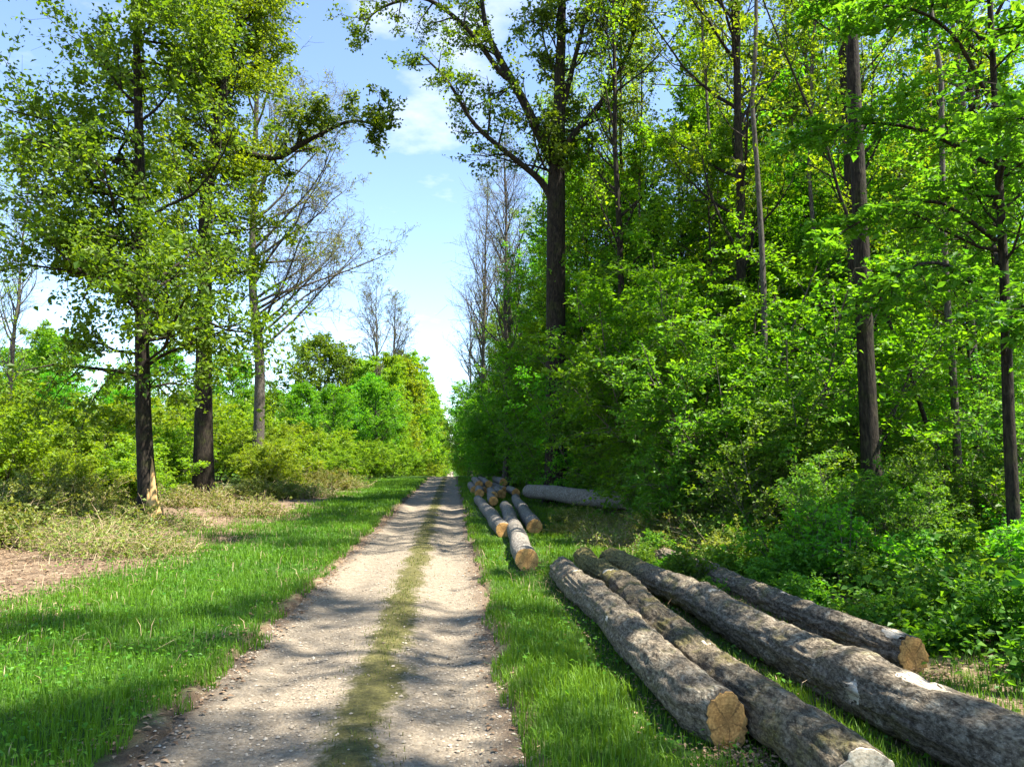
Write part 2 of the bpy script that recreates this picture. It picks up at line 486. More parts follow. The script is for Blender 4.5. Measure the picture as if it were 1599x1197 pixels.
def track_material():
    m, nt, out = new_mat('gravel_track')
    tc = nd(nt, 'ShaderNodeTexCoord')
    o = tc.outputs['Object']
    sep = nd(nt, 'ShaderNodeSeparateXYZ')
    nt.links.new(o, sep.inputs[0])
    n1 = noise(nt, o, 1.3, 5, 0.6)
    n2 = noise(nt, o, 14, 6, 0.75)
    n3 = noise(nt, o, 70, 4, 0.7)
    vo = nd(nt, 'ShaderNodeTexVoronoi', feature='F1')
    vo.inputs['Scale'].default_value = 42
    nt.links.new(o, vo.inputs['Vector'])
    vc = nd(nt, 'ShaderNodeSeparateColor')
    nt.links.new(vo.outputs['Color'], vc.inputs[0])
    base = ramp(nt, n2, [(0.28, (0.095, 0.073, 0.048)), (0.52, (0.185, 0.148, 0.102)), (0.75, (0.29, 0.238, 0.17))])
    peb = mix(nt, math_n(nt, 'MULTIPLY', vc.outputs[0], 0.45), base, (0.36, 0.31, 0.235))
    peb = mix(nt, math_n(nt, 'MULTIPLY', vc.outputs[1], 0.40), peb, (0.11, 0.092, 0.07))
    # the crown between the ruts: moss, thin grass and dark humus
    d = math_n(nt, 'ABSOLUTE', math_n(nt, 'ADD', sep.outputs['X'], 0.60))
    dn = math_n(nt, 'ADD', d, math_n(nt, 'MULTIPLY_ADD', n1, 0.62, -0.31))
    dn = math_n(nt, 'ADD', dn, math_n(nt, 'MULTIPLY_ADD', n2, 0.42, -0.21))
    med = nd(nt, 'ShaderNodeMapRange', interpolation_type='SMOOTHSTEP')
    nt.links.new(dn, med.inputs['Value'])
    med.inputs['From Min'].default_value = 0.26
    med.inputs['From Max'].default_value = 0.10
    moss = ramp(nt, n2, [(0.3, (0.030, 0.030, 0.008)), (0.58, (0.090, 0.085, 0.018)), (0.78, (0.18, 0.145, 0.07))])
    col = mix(nt, math_n(nt, 'MULTIPLY', med.outputs[0], 0.9), peb, moss)
    # humus and dead leaves on both shoulders
    de = math_n(nt, 'ABSOLUTE', math_n(nt, 'ADD', sep.outputs['X'], 0.73))
    de = math_n(nt, 'ADD', de, math_n(nt, 'MULTIPLY_ADD', n1, 0.34, -0.17))
    de = math_n(nt, 'ADD', de, math_n(nt, 'MULTIPLY_ADD', n2, 0.3, -0.15))
    sh = nd(nt, 'ShaderNodeMapRange', interpolation_type='SMOOTHSTEP')
    nt.links.new(de, sh.inputs['Value'])
    sh.inputs['From Min'].default_value = 0.93
    sh.inputs['From Max'].default_value = 1.14
    humus = ramp(nt, n3, [(0.3, (0.045, 0.032, 0.021)), (0.7, (0.17, 0.12, 0.08))])
    col = mix(nt, math_n(nt, 'MULTIPLY', sh.outputs[0], 0.85), col, humus)
    p = nd(nt, 'ShaderNodeBsdfPrincipled', Roughness=0.92)
    p.inputs['Specular IOR Level'].default_value = 0.2
    nt.links.new(col, p.inputs['Base Color'])
    b = nd(nt, 'ShaderNodeBump', Strength=0.75, Distance=0.018)
    hh = math_n(nt, 'SUBTRACT', math_n(nt, 'MULTIPLY', n3, 0.7), vo.outputs['Distance'])
    nt.links.new(hh, b.inputs['Height'])
    nt.links.new(b.outputs[0], p.inputs['Normal'])
    nt.links.new(p.outputs[0], out.inputs['Surface'])
    return m


# ------------------------------------------------------------------ ground and track
def axis(parts):
    return np.unique(np.round(np.concatenate([np.arange(a, b, s) for a, b, s in parts]), 4))


def grid_mesh(name, xs, ys, fz, mat):
    X, Y = np.meshgrid(xs, ys)
    Z = fz(X, Y)
    nx, ny = len(xs), len(ys)
    V = np.stack([X, Y, Z], -1).reshape(-1, 3)
    i = np.arange(ny - 1)[:, None] * nx + np.arange(nx - 1)[None, :]
    Q = np.stack([i, i + 1, i + nx + 1, i + nx], -1).reshape(-1, 4)
    return mesh_from(name, V, Q, mat=mat, smooth=True)


gx = axis([(-700, -60, 40), (-60, -14, 2.0), (-14, -6, 0.3), (-6, -2.4, 0.14), (-2.4, 1.0, 0.07), (1.0, 5, 0.14), (5, 14, 0.4), (14, 60, 2.0), (60, 701, 40)])
gy = axis([(-60, 2, 2.0), (2, 18, 0.15), (18, 50, 0.45), (50, 160, 2.5), (160, 1500, 40)])
ground = tag(link('ground', grid_mesh('ground', gx, gy, ground_z, ground_material())), kind='structure')
tx = axis([(TL - 0.22, TR + 0.23, 0.05)])
ty = axis([(-30, 2, 1.0), (2, 16, 0.06), (16, 50, 0.25), (50, 420, 2.0)])
track = tag(link('forest_track', grid_mesh('forest_track', tx, ty, track_z, track_material())), kind='structure')


def surf_z(x, y):
    return np.maximum(ground_z(x, y), np.where((x > TL - 0.2) & (x < TR + 0.2), track_z(x, y), -9))


# ------------------------------------------------------------------ leaf, wood and blade makers
def leaf_geo(pos, nrm, dirv, size, tint, width=0.34, fold=0.14):
    """folded pointed leaves: base, right, tip, left"""
    n = len(pos)
    nrm = unit(nrm)
    dirv = unit(dirv - nrm * np.sum(dirv * nrm, 1, keepdims=True))
    side = np.cross(nrm, dirv)
    s = size[:, None]
    mid = pos + dirv * s * 0.45
    up = nrm * s * fold
    V = np.stack([pos, mid + side * s * width + up, pos + dirv * s - nrm * s * 0.12, mid - side * s * width + up], 1).reshape(-1, 3)
    b = np.arange(n)[:, None] * 4
    T = np.concatenate([b + np.array([[0, 1, 2]]), b + np.array([[0, 2, 3]])], 0)
    return V, T, np.repeat(tint, 4)


class Wood:
    def __init__(self):
        self.V, self.Q, self.n = [], [], 0

    def add(self, P, Rr, sides):
        """P (m,k,3) centre lines, Rr (m,k) radii"""
        m, k, _ = P.shape
        T = np.empty_like(P)
        T[:, 1:-1] = P[:, 2:] - P[:, :-2]
        T[:, 0] = P[:, 1] - P[:, 0]
        T[:, -1] = P[:, -1] - P[:, -2]
        T = unit(T)
        mean = unit(P[:, -1] - P[:, 0])
        ref = np.where(np.abs(mean[:, 2:3]) > 0.8, np.array([[1.0, 0.13, 0]]), np.array([[0.1, 0, 1.0]]))
        U = unit(np.cross(T, ref[:, None, :]))
        W = np.cross(T, U)
        a = np.arange(sides) * 2 * math.pi / sides
        ring = P[:, :, None, :] + Rr[:, :, None, None] * (np.cos(a)[None, None, :, None] * U[:, :, None, :] + np.sin(a)[None, None, :, None] * W[:, :, None, :])
        base = self.n + (np.arange(m)[:, None, None] * k + np.arange(k - 1)[None, :, None]) * sides
        j = np.arange(sides)[None, None, :]
        j2 = (j + 1) % sides
        Q = np.stack([base + j, base + j2, base + sides + j2, base + sides + j], -1).reshape(-1, 4)
        self.V.append(ring.reshape(-1, 3))
        self.Q.append(Q)
        self.n += m * k * sides

    def mesh(self, name, mat):
        return mesh_from(name, np.concatenate(self.V), np.concatenate(self.Q), mat=mat, smooth=True)


def grow(S, D, L, R0, K, wob, trop, end=0.3):
    m = len(S)
    P = np.zeros((m, K, 3)); P[:, 0] = S
    d = unit(D)
    for k in range(1, K):
        d = unit(d + rng.normal(0, wob, (m, 3)) + np.array([0, 0, trop]))
        P[:, k] = P[:, k - 1] + d * (L / (K - 1))[:, None]
    return P, R0[:, None] * np.linspace(1, end, K)[None, :]


def sample(P, Rr, t):
    """t (m,n) in 0..1 -> pos, tangent, radius"""
    m, K, _ = P.shape
    f = np.clip(t, 0, 0.9999) * (K - 1)
    i = f.astype(int); u = (f - i)[..., None]
    r = np.arange(m)[:, None]
    a, b = P[r, i], P[r, i + 1]
    return a * (1 - u) + b * u, unit(b - a), Rr[r, i] * (1 - u[..., 0]) + Rr[r, i + 1] * u[..., 0]


def spawn(P, Rr, n, t0, t1, ang, var, flat=0.0, up=0.0):
    m = len(P)
    t = t0 + (t1 - t0) * (np.arange(n)[None, :] + rng.random((m, n))) / n
    pos, tan, rad = sample(P, Rr, t)
    v = rng.normal(0, 1, (m, n, 3))
    v[..., 2] *= (1 - flat)
    v[..., 2] += up
    v = unit(v - tan * np.sum(v * tan, -1, keepdims=True))
    a = np.radians(rng.normal(ang, var, (m, n)))[..., None]
    d = tan * np.cos(a) + v * np.sin(a)
    par = np.repeat(np.arange(m), n)
    return pos.reshape(-1, 3), unit(d.reshape(-1, 3)), rad.reshape(-1), t.reshape(-1), par


def twig_leaves(P, Rr, n, size, spread, flat=0.5, t0=0.15, droop=0.15, var=0.32, clump=None):
    m = len(P)
    n = int(math.ceil(n * 1.3))
    t = t0 + (1 - t0) * rng.random((m, n))
    pos, tan, _ = sample(P, Rr, t)
    full = rng.random(m) ** 0.8                                        # some twigs are well leaved, some nearly bare
    keep = (rng.random((m, n)) < np.clip(full * 1.5, 0.12, 1)[:, None]).reshape(-1)
    pos = (pos + rng.normal(0, spread, pos.shape) * np.array([1, 1, 0.7])).reshape(-1, 3)[keep]
    tan = tan.reshape(-1, 3)[keep]
    N = len(pos)
    d = tan * 0.5 + rng.normal(0, 0.7, (N, 3)) * np.array([1, 1, 0.5]) + np.array([0, 0, -droop])
    nr = rng.normal(0, 1 - flat * 0.75, (N, 3)) + np.array([0, 0, 0.25 + flat])
    s = size * np.clip(rng.lognormal(0, var, N), 0.4, 2.0) * np.repeat(rng.uniform(0.8, 1.2, m), n)[keep]
    tn = np.clip(np.repeat(rng.random(m), n)[keep] * 0.6 + rng.random(N) * 0.4, 0, 1)
    return pos, nr, d, s, tn


def leaves_mesh(name, sets, mat, width=0.34, fold=0.14):
    cat = [np.concatenate([s[k] for s in sets]) for k in range(5)]
    V, T, tn = leaf_geo(*cat, width=width, fold=fold)
    return mesh_from(name, V, tris=T, mat=mat, attrs={'tint': tn})


def smooth_path(pts, per=5):
    pts = np.asarray(pts, float)
    n = len(pts)
    p = np.vstack([2 * pts[0] - pts[1], pts, 2 * pts[-1] - pts[-2]])
    out = []
    for i in range(1, n):
        for k in range(per):
            t = k / per
            a, b, c, d = p[i - 1], p[i], p[i + 1], p[i + 2]
            out.append(0.5 * ((2 * b) + (c - a) * t + (2 * a - 5 * b + 4 * c - d) * t * t + (3 * b - a - 3 * c + d) * t ** 3))
    out.append(pts[-1])
    return np.array(out)


# ------------------------------------------------------------------ trees
def make_pole_tree(name, H, r, start, reach, n1, n2, n3, nl, lsize, mat, bark='dark_bark', ang=48, trop=0.10, spread=0.10, lean=(0, 0), twig=0.005, wander=0.06):
    """tall forest tree: trunk from the ground, ascending branches, twigs, leaves"""
    root = empty(name)
    z = np.linspace(0, H, 15)
    wx = np.cumsum(rng.normal(0, wander, 15)) * (H / 22); wy = np.cumsum(rng.normal(0, wander, 15)) * (H / 22)
    P = np.stack([wx - wx[0] + lean[0] * z / H, wy - wy[0] + lean[1] * z / H, z - 0.15], 1)[None]
    Rr = (r * (1 - 0.88 * (z / H) ** 1.1))[None]
    Rr[0, 0] *= 1.5; Rr[0, 1] *= 1.04
    w = Wood()
    w.add(P, Rr, 10)
    S, D, r0, t, par = spawn(P, Rr, n1, start, 0.985, ang, 9, 0, 0.1)
    u = (t - start) / (1 - start)
    L1 = reach * (0.35 + 0.9 * np.sin(np.clip(u * 0.8 + 0.2, 0, 1) * math.pi) ** 0.8) * rng.uniform(0.7, 1.25, len(t))
    P1, R1 = grow(S, D, L1, np.minimum(r0 * 0.55, 0.014 * L1 + 0.012), 7, 0.11, trop, 0.2)
    w.add(P1, R1, 5)
    S, D, r0, t, par = spawn(P1, R1, n2, 0.2, 1.0, 46, 12, 0.3, 0.15)
    L2 = L1[par] * (0.50 - 0.28 * t) * rng.uniform(0.6, 1.3, len(t))
    P2, R2 = grow(S, D, L2, np.maximum(r0 * 0.6, 0.006), 4, 0.16, trop * 0.6, 0.35)
    w.add(P2, R2, 3)
    S, D, r0, t, par = spawn(P2, R2, n3, 0.25, 1.0, 45, 14, 0.3, 0.1)
    L3 = np.maximum(L2[par] * 0.5 * rng.uniform(0.5, 1.3, len(t)), 0.18)
    P3, R3 = grow(S, D, L3, np.full(len(t), twig), 3, 0.15, 0.02, 0.5)
    w.add(P3, R3, 3)
    link('trunk', w.mesh(name + '_trunk', M[bark]), root)
    if nl:
        sets = [twig_leaves(P3, R3, nl, lsize, spread), twig_leaves(P2, R2, max(2, nl // 2), lsize, spread, t0=0.4)]
        link('crown', leaves_mesh(name + '_crown', sets, M[mat]), root)
    return root


def make_shrub(name, H, W, ns, n1, n2, n3, nl, lsize, mat, bark='twig', flat=0.7, spread=0.05, tall=0.8, low=0.1):
    """many-stemmed shrub with flat leafy sprays"""
    root = empty(name)
    a = rng.random(ns) * 2 * math.pi
    rad = W * 0.12 * np.sqrt(rng.random(ns))
    S = np.stack([np.cos(a) * rad, np.sin(a) * rad, np.full(ns, -0.08)], 1)
    out = rng.uniform(0.10, 0.75, ns) * (W / H)
    D = np.stack([np.cos(a) * out, np.sin(a) * out, np.ones(ns)], 1)
    L = H * rng.uniform(tall, 1.12, ns)
    w = Wood()
    P, Rr = grow(S, D, L, 0.006 * L + 0.008, 8, 0.07, -0.02, 0.2)
    w.add(P, Rr, 5)
    S, D, r0, t, par = spawn(P, Rr, n1, low, 1.0, 62, 12, flat * 0.8, 0.05)
    L1 = W * 0.45 * (1.05 - 0.6 * t) * rng.uniform(0.55, 1.25, len(t))
    P1, R1 = grow(S, D, L1, np.minimum(r0 * 0.6, 0.012), 5, 0.12, -0.03, 0.3)
    w.add(P1, R1, 3)
    S, D, r0, t, par = spawn(P1, R1, n2, 0.12, 1.0, 50, 10, flat, 0.0)
    L2 = np.maximum(L1[par] * (0.5 - 0.25 * t) * rng.uniform(0.6, 1.3, len(t)), 0.12)
    P2, R2 = grow(S, D, L2, np.full(len(t), 0.004), 3, 0.12, -0.05, 0.5)
    w.add(P2, R2, 3)
    link('stems', w.mesh(name + '_stems', M[bark]), root)
    sets = [twig_leaves(P2, R2, nl, lsize, spread, flat, 0.1), twig_leaves(P1, R1, nl, lsize, spread, flat, 0.4)]
    link('foliage', leaves_mesh(name + '_foliage', sets, M[mat]), root)
    return root


def place(proto, x, y, s=1.0, rz=0.0, used=set(), sz=None, label=None):
    o = proto if proto.name not in used else copy_tree(proto)
    used.add(proto.name)
    o.location = (x, y, float(ground_z(x, y)) - 0.02)
    o.rotation_euler = (0, 0, rz)
    o.scale = (s, s, sz or s)
    if label: o['label'] = label
    return o


def limb_wood(w, pts, r0, r1, sides=8, per=5):
    P = smooth_path(pts, per)[None]
    Rr = np.linspace(r0, r1, P.shape[1])[None]
    w.add(P, Rr, sides)
    return P, Rr


def sub_branches(w, P, Rr, n1, len1, n2, n3, ang=55, t0=0.15, t1=1.0, trop=0.04, up=0.2, l3=0.45, flat=0.1, wob=0.18, r3=0.005):
    S, D, r0, t, par = spawn(P, Rr, n1, t0, t1, ang, 14, flat, up)
    L1 = len1 * (1.1 - 0.55 * t) * rng.uniform(0.5, 1.3, len(t))
    P1, R1 = grow(S, D, L1, np.clip(r0 * 0.5, 0.010, 0.05), 6, wob, trop, 0.25)
    w.add(P1, R1, 4)
    S, D, r0, t, par = spawn(P1, R1, n2, 0.2, 1.0, 50, 14, flat, 0.1)
    L2 = np.maximum(L1[par] * 0.42 * rng.uniform(0.5, 1.3, len(t)), 0.2)
    P2, R2 = grow(S, D, L2, np.maximum(r0 * 0.6, 0.006), 4, wob, trop, 0.4)
    w.add(P2, R2, 3)
    S, D, r0, t, par = spawn(P2, R2, n3, 0.2, 1.0, 48, 14, flat, 0.1)
    L3 = np.maximum(L2[par] * l3 * rng.uniform(0.5, 1.4, len(t)), 0.12)
    P3, R3 = grow(S, D, L3, np.full(len(t), r3), 3, 0.2, 0.0, 0.5)
    w.add(P3, R3, 3)
    return (P1, R1), (P2, R2), (P3, R3)


def rel(pts, base):
    return np.asarray(pts, float) - np.asarray(base, float)


# --- oak in young leaf beside the clearing, its butt split open
bx, by = -7.2, 19.0
bz = float(ground_z(bx, by)) - 0.05
oak1 = tag(empty('oak_tree', (bx, by, bz)), 'tall slender oak with dark trunk and pale split wood at its foot', 'tree')
w = Wood()
tr = rel([(-7.18, 19, 0), (-7.42, 19, 2.3), (-7.60, 19, 5.1), (-7.66, 19, 6.7), (-7.91, 19.05, 10), (-8.15, 19.1, 13.3), (-8.35, 19.1, 17), (-8.45, 19.1, 21)], (bx, by, 0))
P = smooth_path(tr, 6)[None]
zz = np.linspace(0, 1, P.shape[1])
Rr = (0.205 * (1 - 0.85 * zz) + 0.09 * np.exp(-zz * 22))[None]
w.add(P, Rr, 14)
sets = []
b1, b2, b3 = sub_branches(w, P, Rr, 74, 3.4, 8, 5, 68, 0.19, 1.0, 0.0, 0.1, 0.5, 0.2)
link('trunk', w.mesh('oak_trunk', M['dark_bark']), oak1)
sets = [twig_leaves(*b3, 21, 0.108, 0.13, 0.25), twig_leaves(*b2, 8, 0.105, 0.11, 0.25, 0.3), twig_leaves(*b1, 14, 0.105, 0.16, 0.25, 0.25)]
link('crown', leaves_mesh('oak_crown', sets, M['oak_leaf'], 0.33), oak1)
# the split, barked butt: a pointed slab of torn wood standing proud of the trunk
sv, sq = [], []
for (ox, oy, hw, top, tilt) in ((0.16, -0.20, 0.10, 1.70, -0.13), (0.05, -0.25, 0.08, 1.25, -0.08), (0.25, -0.14, 0.08, 1.05, -0.12), (0.31, -0.06, 0.07, 0.62, -0.06), (-0.04, -0.24, 0.06, 0.75, -0.03), (0.20, -0.27, 0.06, 0.50, -0.02)):
    b0 = len(sv)
    for k in range(6):
        u = k / 5
        wd = hw * (1.25 - 0.25 * u) * (1 - u ** 3 * 0.93)
        cx_ = ox + tilt * u + 0.015 * math.sin(9 * u + ox * 40)
        cy_ = oy + 0.10 * u
        for q in range(6):
            an = q * math.pi / 3 + 0.4
            sv.append((cx_ + wd * math.cos(an) * (1 + 0.25 * math.sin(q * 5 + k)), cy_ + wd * 0.7 * math.sin(an), -0.1 + (top + 0.1) * u))
    for k in range(5):
        for q in range(6):
            sq.append((b0 + k * 6 + q, b0 + k * 6 + (q + 1) % 6, b0 + k * 6 + 6 + (q + 1) % 6, b0 + k * 6 + 6 + q))
tag(link('split_wood', mesh_from('split_wood', sv, sq, mat=M['split_wood']), oak1), 'pale orange splintered wood at the foot of the trunk')

# --- big oak behind it, with one long low limb over the verge
bx, by = -9.5, 30.0
bz = float(ground_z(bx, by)) - 0.05
oak2 = tag(empty('oak_tree', (bx, by, bz)), 'stout ivy-dark oak with a long crooked limb reaching over the verge', 'tree')
w = Wood()
tr = rel([(-9.42, 30, 0), (-9.58, 30, 4.5), (-9.70, 30, 9.0), (-9.77, 30, 12.2), (-9.45, 30, 14.8), (-9.05, 30, 17.5), (-8.6, 30, 20.2), (-8.3, 30, 24.5)], (bx, by, 0))
P = smooth_path(tr, 6)[None]
zz = np.linspace(0, 1, P.shape[1])
Rr = (0.35 * (1 - 0.86 * zz) + 0.12 * np.exp(-zz * 22))[None]
w.add(P, Rr, 14)
b1, b2, b3 = sub_branches(w, P, Rr, 78, 3.2, 8, 5, 62, 0.20, 1.0, 0.02, 0.2, 0.5, 0.1)
link('trunk', w.mesh('oak_trunk', M['dark_bark']), oak2)
w = Wood()
lp, lr = limb_wood(w, rel([(-9.45, 30, 14.5), (-8.52, 29.8, 13.95), (-7.88, 29.6, 13.5), (-6.88, 29.5, 13.42), (-6.13, 29.4, 13.84), (-5.38, 29.4, 14.3), (-4.25, 29.4, 14.9), (-3.49, 29.4, 14.9), (-2.97, 29.4, 14.6)], (bx, by, 0)), 0.17, 0.03)
c1, c2, c3 = sub_branches(w, lp, lr, 17, 2.4, 5, 4, 60, 0.3, 1.0, 0.06, 0.9)
limb2 = link('limb', w.mesh('oak_limb', M['dark_bark']), oak2)
sets = [twig_leaves(*b3, 18, 0.118, 0.13, 0.3), twig_leaves(*b2, 6, 0.118, 0.12, 0.3, 0.5)]
link('crown', leaves_mesh('oak_crown', sets, M['yellow_leaf'], 0.33), oak2)
sets = [twig_leaves(*c3, 13, 0.13, 0.11, 0.3)]
link('leaves', leaves_mesh('oak_limb_leaves', sets, M['oak_leaf'], 0.33), limb2)

# --- late tree behind, still nearly bare, with rising branches
bx, by = -9.8, 42.0
bz = float(ground_z(bx, by)) - 0.05
ash = tag(empty('ash_tree', (bx, by, bz)), 'grey nearly leafless tree with upswept branches behind the stout oak', 'tree')
w = Wood()
tr = rel([(-10.4, 42, 0), (-10.5, 42, 7), (-11.0, 42, 11), (-11.1, 42, 16.4), (-11.1, 42, 24), (-11.0, 42, 30)], (bx, by, 0))
P = smooth_path(tr, 6)[None]
Rr = (0.30 * (1 - 0.88 * np.linspace(0, 1, P.shape[1])) + 0.02)[None]
w.add(P, Rr, 10)
S, D, r0, t, par = spawn(P, Rr, 34, 0.2, 0.98, 44, 8, 0, 0.0)
D[:18, 0] = np.abs(D[:18, 0]) + 0.25
L1 = 8.8 * (1.10 - 0.50 * t) * rng.uniform(0.7, 1.2, len(t))
P1, R1 = grow(S, D, L1, np.minimum(r0 * 0.5, 0.09), 8, 0.10, 0.06, 0.15)
w.add(P1, R1, 5)
b1, b2, b3 = sub_branches(w, P1, R1, 10, 2.7, 6, 4, 40, 0.2, 1.0, 0.07, 0.3, 0.6, r3=0.010)
link('trunk', w.mesh('ash_trunk', M['grey_bark']), ash)
link('crown', leaves_mesh('ash_crown', [twig_leaves(*b3, 2, 0.085, 0.06, 0.3, 0.4)], M['bramble_leaf']), ash)

# --- forked oak over the far log pile
bx, by = 3.88, 28.0
bz = float(ground_z(bx, by)) - 0.05
oak3 = tag(empty('oak_tree', (bx, by, bz)), 'big forked oak with bare dark trunk and crooked limbs reaching over the track', 'tree')
w = Wood()
tr = rel([(3.82, 28, 0), (3.84, 28, 4.9), (3.87, 28, 9.3), (3.9, 28, 12.1), (3.97, 28, 13.5), (4.07, 28.1, 16.4), (4.16, 28.1, 18.6), (4.25, 28.2, 23), (4.3, 28.2, 27)], (bx, by, 0))
P = smooth_path(tr, 6)[None]
zz = np.linspace(0, 1, P.shape[1])
Rr = np.interp(P[0, :, 2], [0, 0.7, 2.5, 11.8, 13.6, 16, 27], [0.56, 0.44, 0.38, 0.35, 0.28, 0.21, 0.03])[None]
w.add(P, Rr, 14)
b1, b2, b3 = sub_branches(w, P, Rr, 34, 3.6, 7, 4, 55, 0.36, 1.0, 0.03, 0.2)
link('trunk', w.mesh('oak_trunk', M['dark_bark']), oak3)
sets = [twig_leaves(*b3, 16, 0.125, 0.12, 0.3)]
limbs = [
    ([(3.82, 28.0, 11.35), (3.31, 27.87, 12.17), (2.43, 27.62, 12.82), (0.79, 27.24, 14.02), (-0.25, 26.98, 15.55), (-1.23, 26.73, 16.44)], 0.16, 0.03, 15, 2.1, 9),
    ([(3.88, 28.0, 12.75), (2.74, 28.13, 15.29), (2.16, 28.25, 16.44), (1.41, 28.38, 17.96), (1.13, 28.51, 19.05), (0.83, 28.64, 21.91), (0.38, 28.64, 24.96)], 0.21, 0.04, 16, 2.6, 12),
    ([(2.23, 28.25, 16.31), (1.69, 28.13, 16.69), (0.47, 27.87, 18.15), (-1.02, 27.62, 19.11), (-2.13, 27.49, 18.92), (-3.11, 27.49, 18.35), (-3.51, 27.49, 17.45)], 0.125, 0.025, 14, 1.6, 9),
    ([(4.01, 28.0, 13.13), (4.59, 28.0, 14.15), (5.92, 28.0, 15.8), (6.89, 28.0, 17.96), (7.31, 28.0, 19.87), (7.51, 28.0, 23.05)], 0.15, 0.03, 16, 2.6, 14),
    ([(4.05, 28.0, 14.65), (4.62, 27.87, 17.07), (5.12, 27.75, 19.11), (5.52, 27.62, 21.4), (5.85, 27.62, 24.96)], 0.115, 0.025, 16, 2.4, 14),
]
for pts, ra, rb, nb, ln, nlf in limbs:
    lw = Wood()
    lp, lr = limb_wood(lw, rel(pts, (bx, by, 0)), ra, rb)
    c1, c2, c3 = sub_branches(lw, lp, lr, nb, ln, 5, 4, 58, 0.25, 1.0, 0.03, 0.25)
    limb3 = link('limb', lw.mesh('oak_limb', M['dark_bark']), oak3)
    link('leaves', leaves_mesh('oak_limb_leaves', [twig_leaves(*c3, nlf, 0.108, 0.11, 0.3)], M['oak_leaf'], 0.33), limb3)
link('crown', leaves_mesh('oak_crown', sets, M['oak_leaf'], 0.33), oak3)

# --- hornbeam sapling at the right with long flat sprays
bx, by = 7.32, 9.5
bz = float(ground_z(bx, by)) - 0.05
hb = tag(empty('hornbeam_tree', (bx, by, bz)), 'slim hornbeam with long drooping flat sprays in front of the wood', 'tree')
w = Wood()
P = smooth_path([(0, 0, 0), (0.02, 0, 2), (0.08, 0, 4), (0.1, 0, 6), (0.14, 0, 9), (0.2, 0, 13)], 5)[None]
Rr = (0.088 * (1 - 0.8 * np.linspace(0, 1, P.shape[1])))[None]
w.add(P, Rr, 10)
arms = [((0, 0, 4.55), (-0.9, -0.15, 5.0), (-1.8, -0.3, 4.8), (-2.7, -0.4, 4.3)),
        ((0, 0, 3.5), (-0.8, -0.3, 4.05), (-1.6, -0.7, 4.0), (-2.3, -0.9, 3.55)),
        ((0, 0, 5.6), (-0.8, 0.3, 6.2), (-1.7, 0.4, 6.3), (-2.6, 0.5, 6.0)),
        ((0, 0, 5.0), (-0.4, -0.8, 5.5), (-0.9, -1.6, 5.5), (-1.3, -2.3, 5.1)),
        ((0, 0, 3.0), (-0.4, -0.7, 3.4), (-0.7, -1.4, 3.35), (-1.0, -1.9, 3.0)),
        ((0, 0, 6.6), (-0.7, -0.3, 7.3), (-1.5, -0.5, 7.5), (-2.3, -0.6, 7.3)),
        ((0, 0, 7.4), (-0.6, 0.4, 8.2), (-1.3, 0.7, 8.5), (-2.0, 0.9, 8.4)),
        ((0, 0, 4.2), (0.5, 0.7, 4.7), (1.0, 1.4, 4.7), (1.5, 2.0, 4.4)),
        ((0, 0, 6.0), (0.7, 0.2, 6.6), (1.5, 0.3, 6.7), (2.2, 0.4, 6.4))]
AP = np.stack([smooth_path(a, 4) for a in arms])
AR = np.linspace(0.034, 0.008, AP.shape[1])[None].repeat(len(arms), 0)
w.add(AP, AR, 6)
S, D, r0, t, par = spawn(AP, AR, 26, 0.08, 1.0, 52, 8, 0.88, 0.0)
L1 = 0.95 * (1.15 - 0.75 * t) * rng.uniform(0.6, 1.2, len(t))
P1, R1 = grow(S, D, L1, np.full(len(t), 0.006), 5, 0.06, -0.05, 0.4)
w.add(P1, R1, 3)
S, D, r0, t, par = spawn(P1, R1, 6, 0.1, 1.0, 50, 8, 0.95, 0.0)
P2, R2 = grow(S, D, np.maximum(L1[par] * 0.42 * (1.1 - 0.6 * t), 0.1), np.full(len(t), 0.003), 3, 0.05, -0.04, 0.5)
w.add(P2, R2, 3)
e1, e2, e3 = sub_branches(w, P, Rr, 34, 1.7, 8, 4, 70, 0.42, 1.0, -0.02, 0.0, 0.5, 0.8)
link('trunk', w.mesh('hornbeam_trunk', M['dark_bark']), hb)
sets = [twig_leaves(P2, R2, 9, 0.085, 0.025, 0.75, 0.1, 0.2), twig_leaves(P1, R1, 10, 0.085, 0.03, 0.75, 0.1, 0.2), twig_leaves(*e3, 6, 0.095, 0.04, 0.75)]
link('crown', leaves_mesh('hornbeam_crown', sets, M['beech_leaf'], 0.30, 0.08), hb)

# --- pole trees of the wood
HP = [
    make_pole_tree('oak_tree', 24, 0.165, 0.24, 2.8, 36, 6, 4, 6, 0.105, 'poplar_leaf'),
    make_pole_tree('oak_tree', 26, 0.15, 0.30, 2.5, 32, 6, 4, 5, 0.105, 'poplar_leaf', ang=40),
    make_pole_tree('oak_tree', 22, 0.14, 0.20, 2.8, 34, 6, 4, 6, 0.105, 'yellow_leaf', ang=52),
    make_pole_tree('oak_tree', 25, 0.13, 0.38, 2.3, 28, 6, 4, 5, 0.105, 'yellow_leaf', ang=36),
]
UN = [
    make_pole_tree('hornbeam_tree', 11.5, 0.07, 0.10, 2.5, 46, 8, 4, 12, 0.098, 'hazel_leaf', 'dark_bark', 66, 0.02, 0.07),
    make_pole_tree('hornbeam_tree', 14.0, 0.08, 0.16, 2.7, 46, 8, 4, 11, 0.098, 'hazel_leaf', 'dark_bark', 60, 0.04, 0.07),
    make_pole_tree('hornbeam_tree', 9.0, 0.06, 0.08, 2.3, 42, 8, 4, 12, 0.092, 'beech_leaf', 'dark_bark', 68, 0.0, 0.06),
]
STRAIGHT = make_pole_tree('oak_tree', 24, 0.165, 0.46, 2.6, 26, 6, 4, 5, 0.105, 'poplar_leaf', ang=44, wander=0.012)
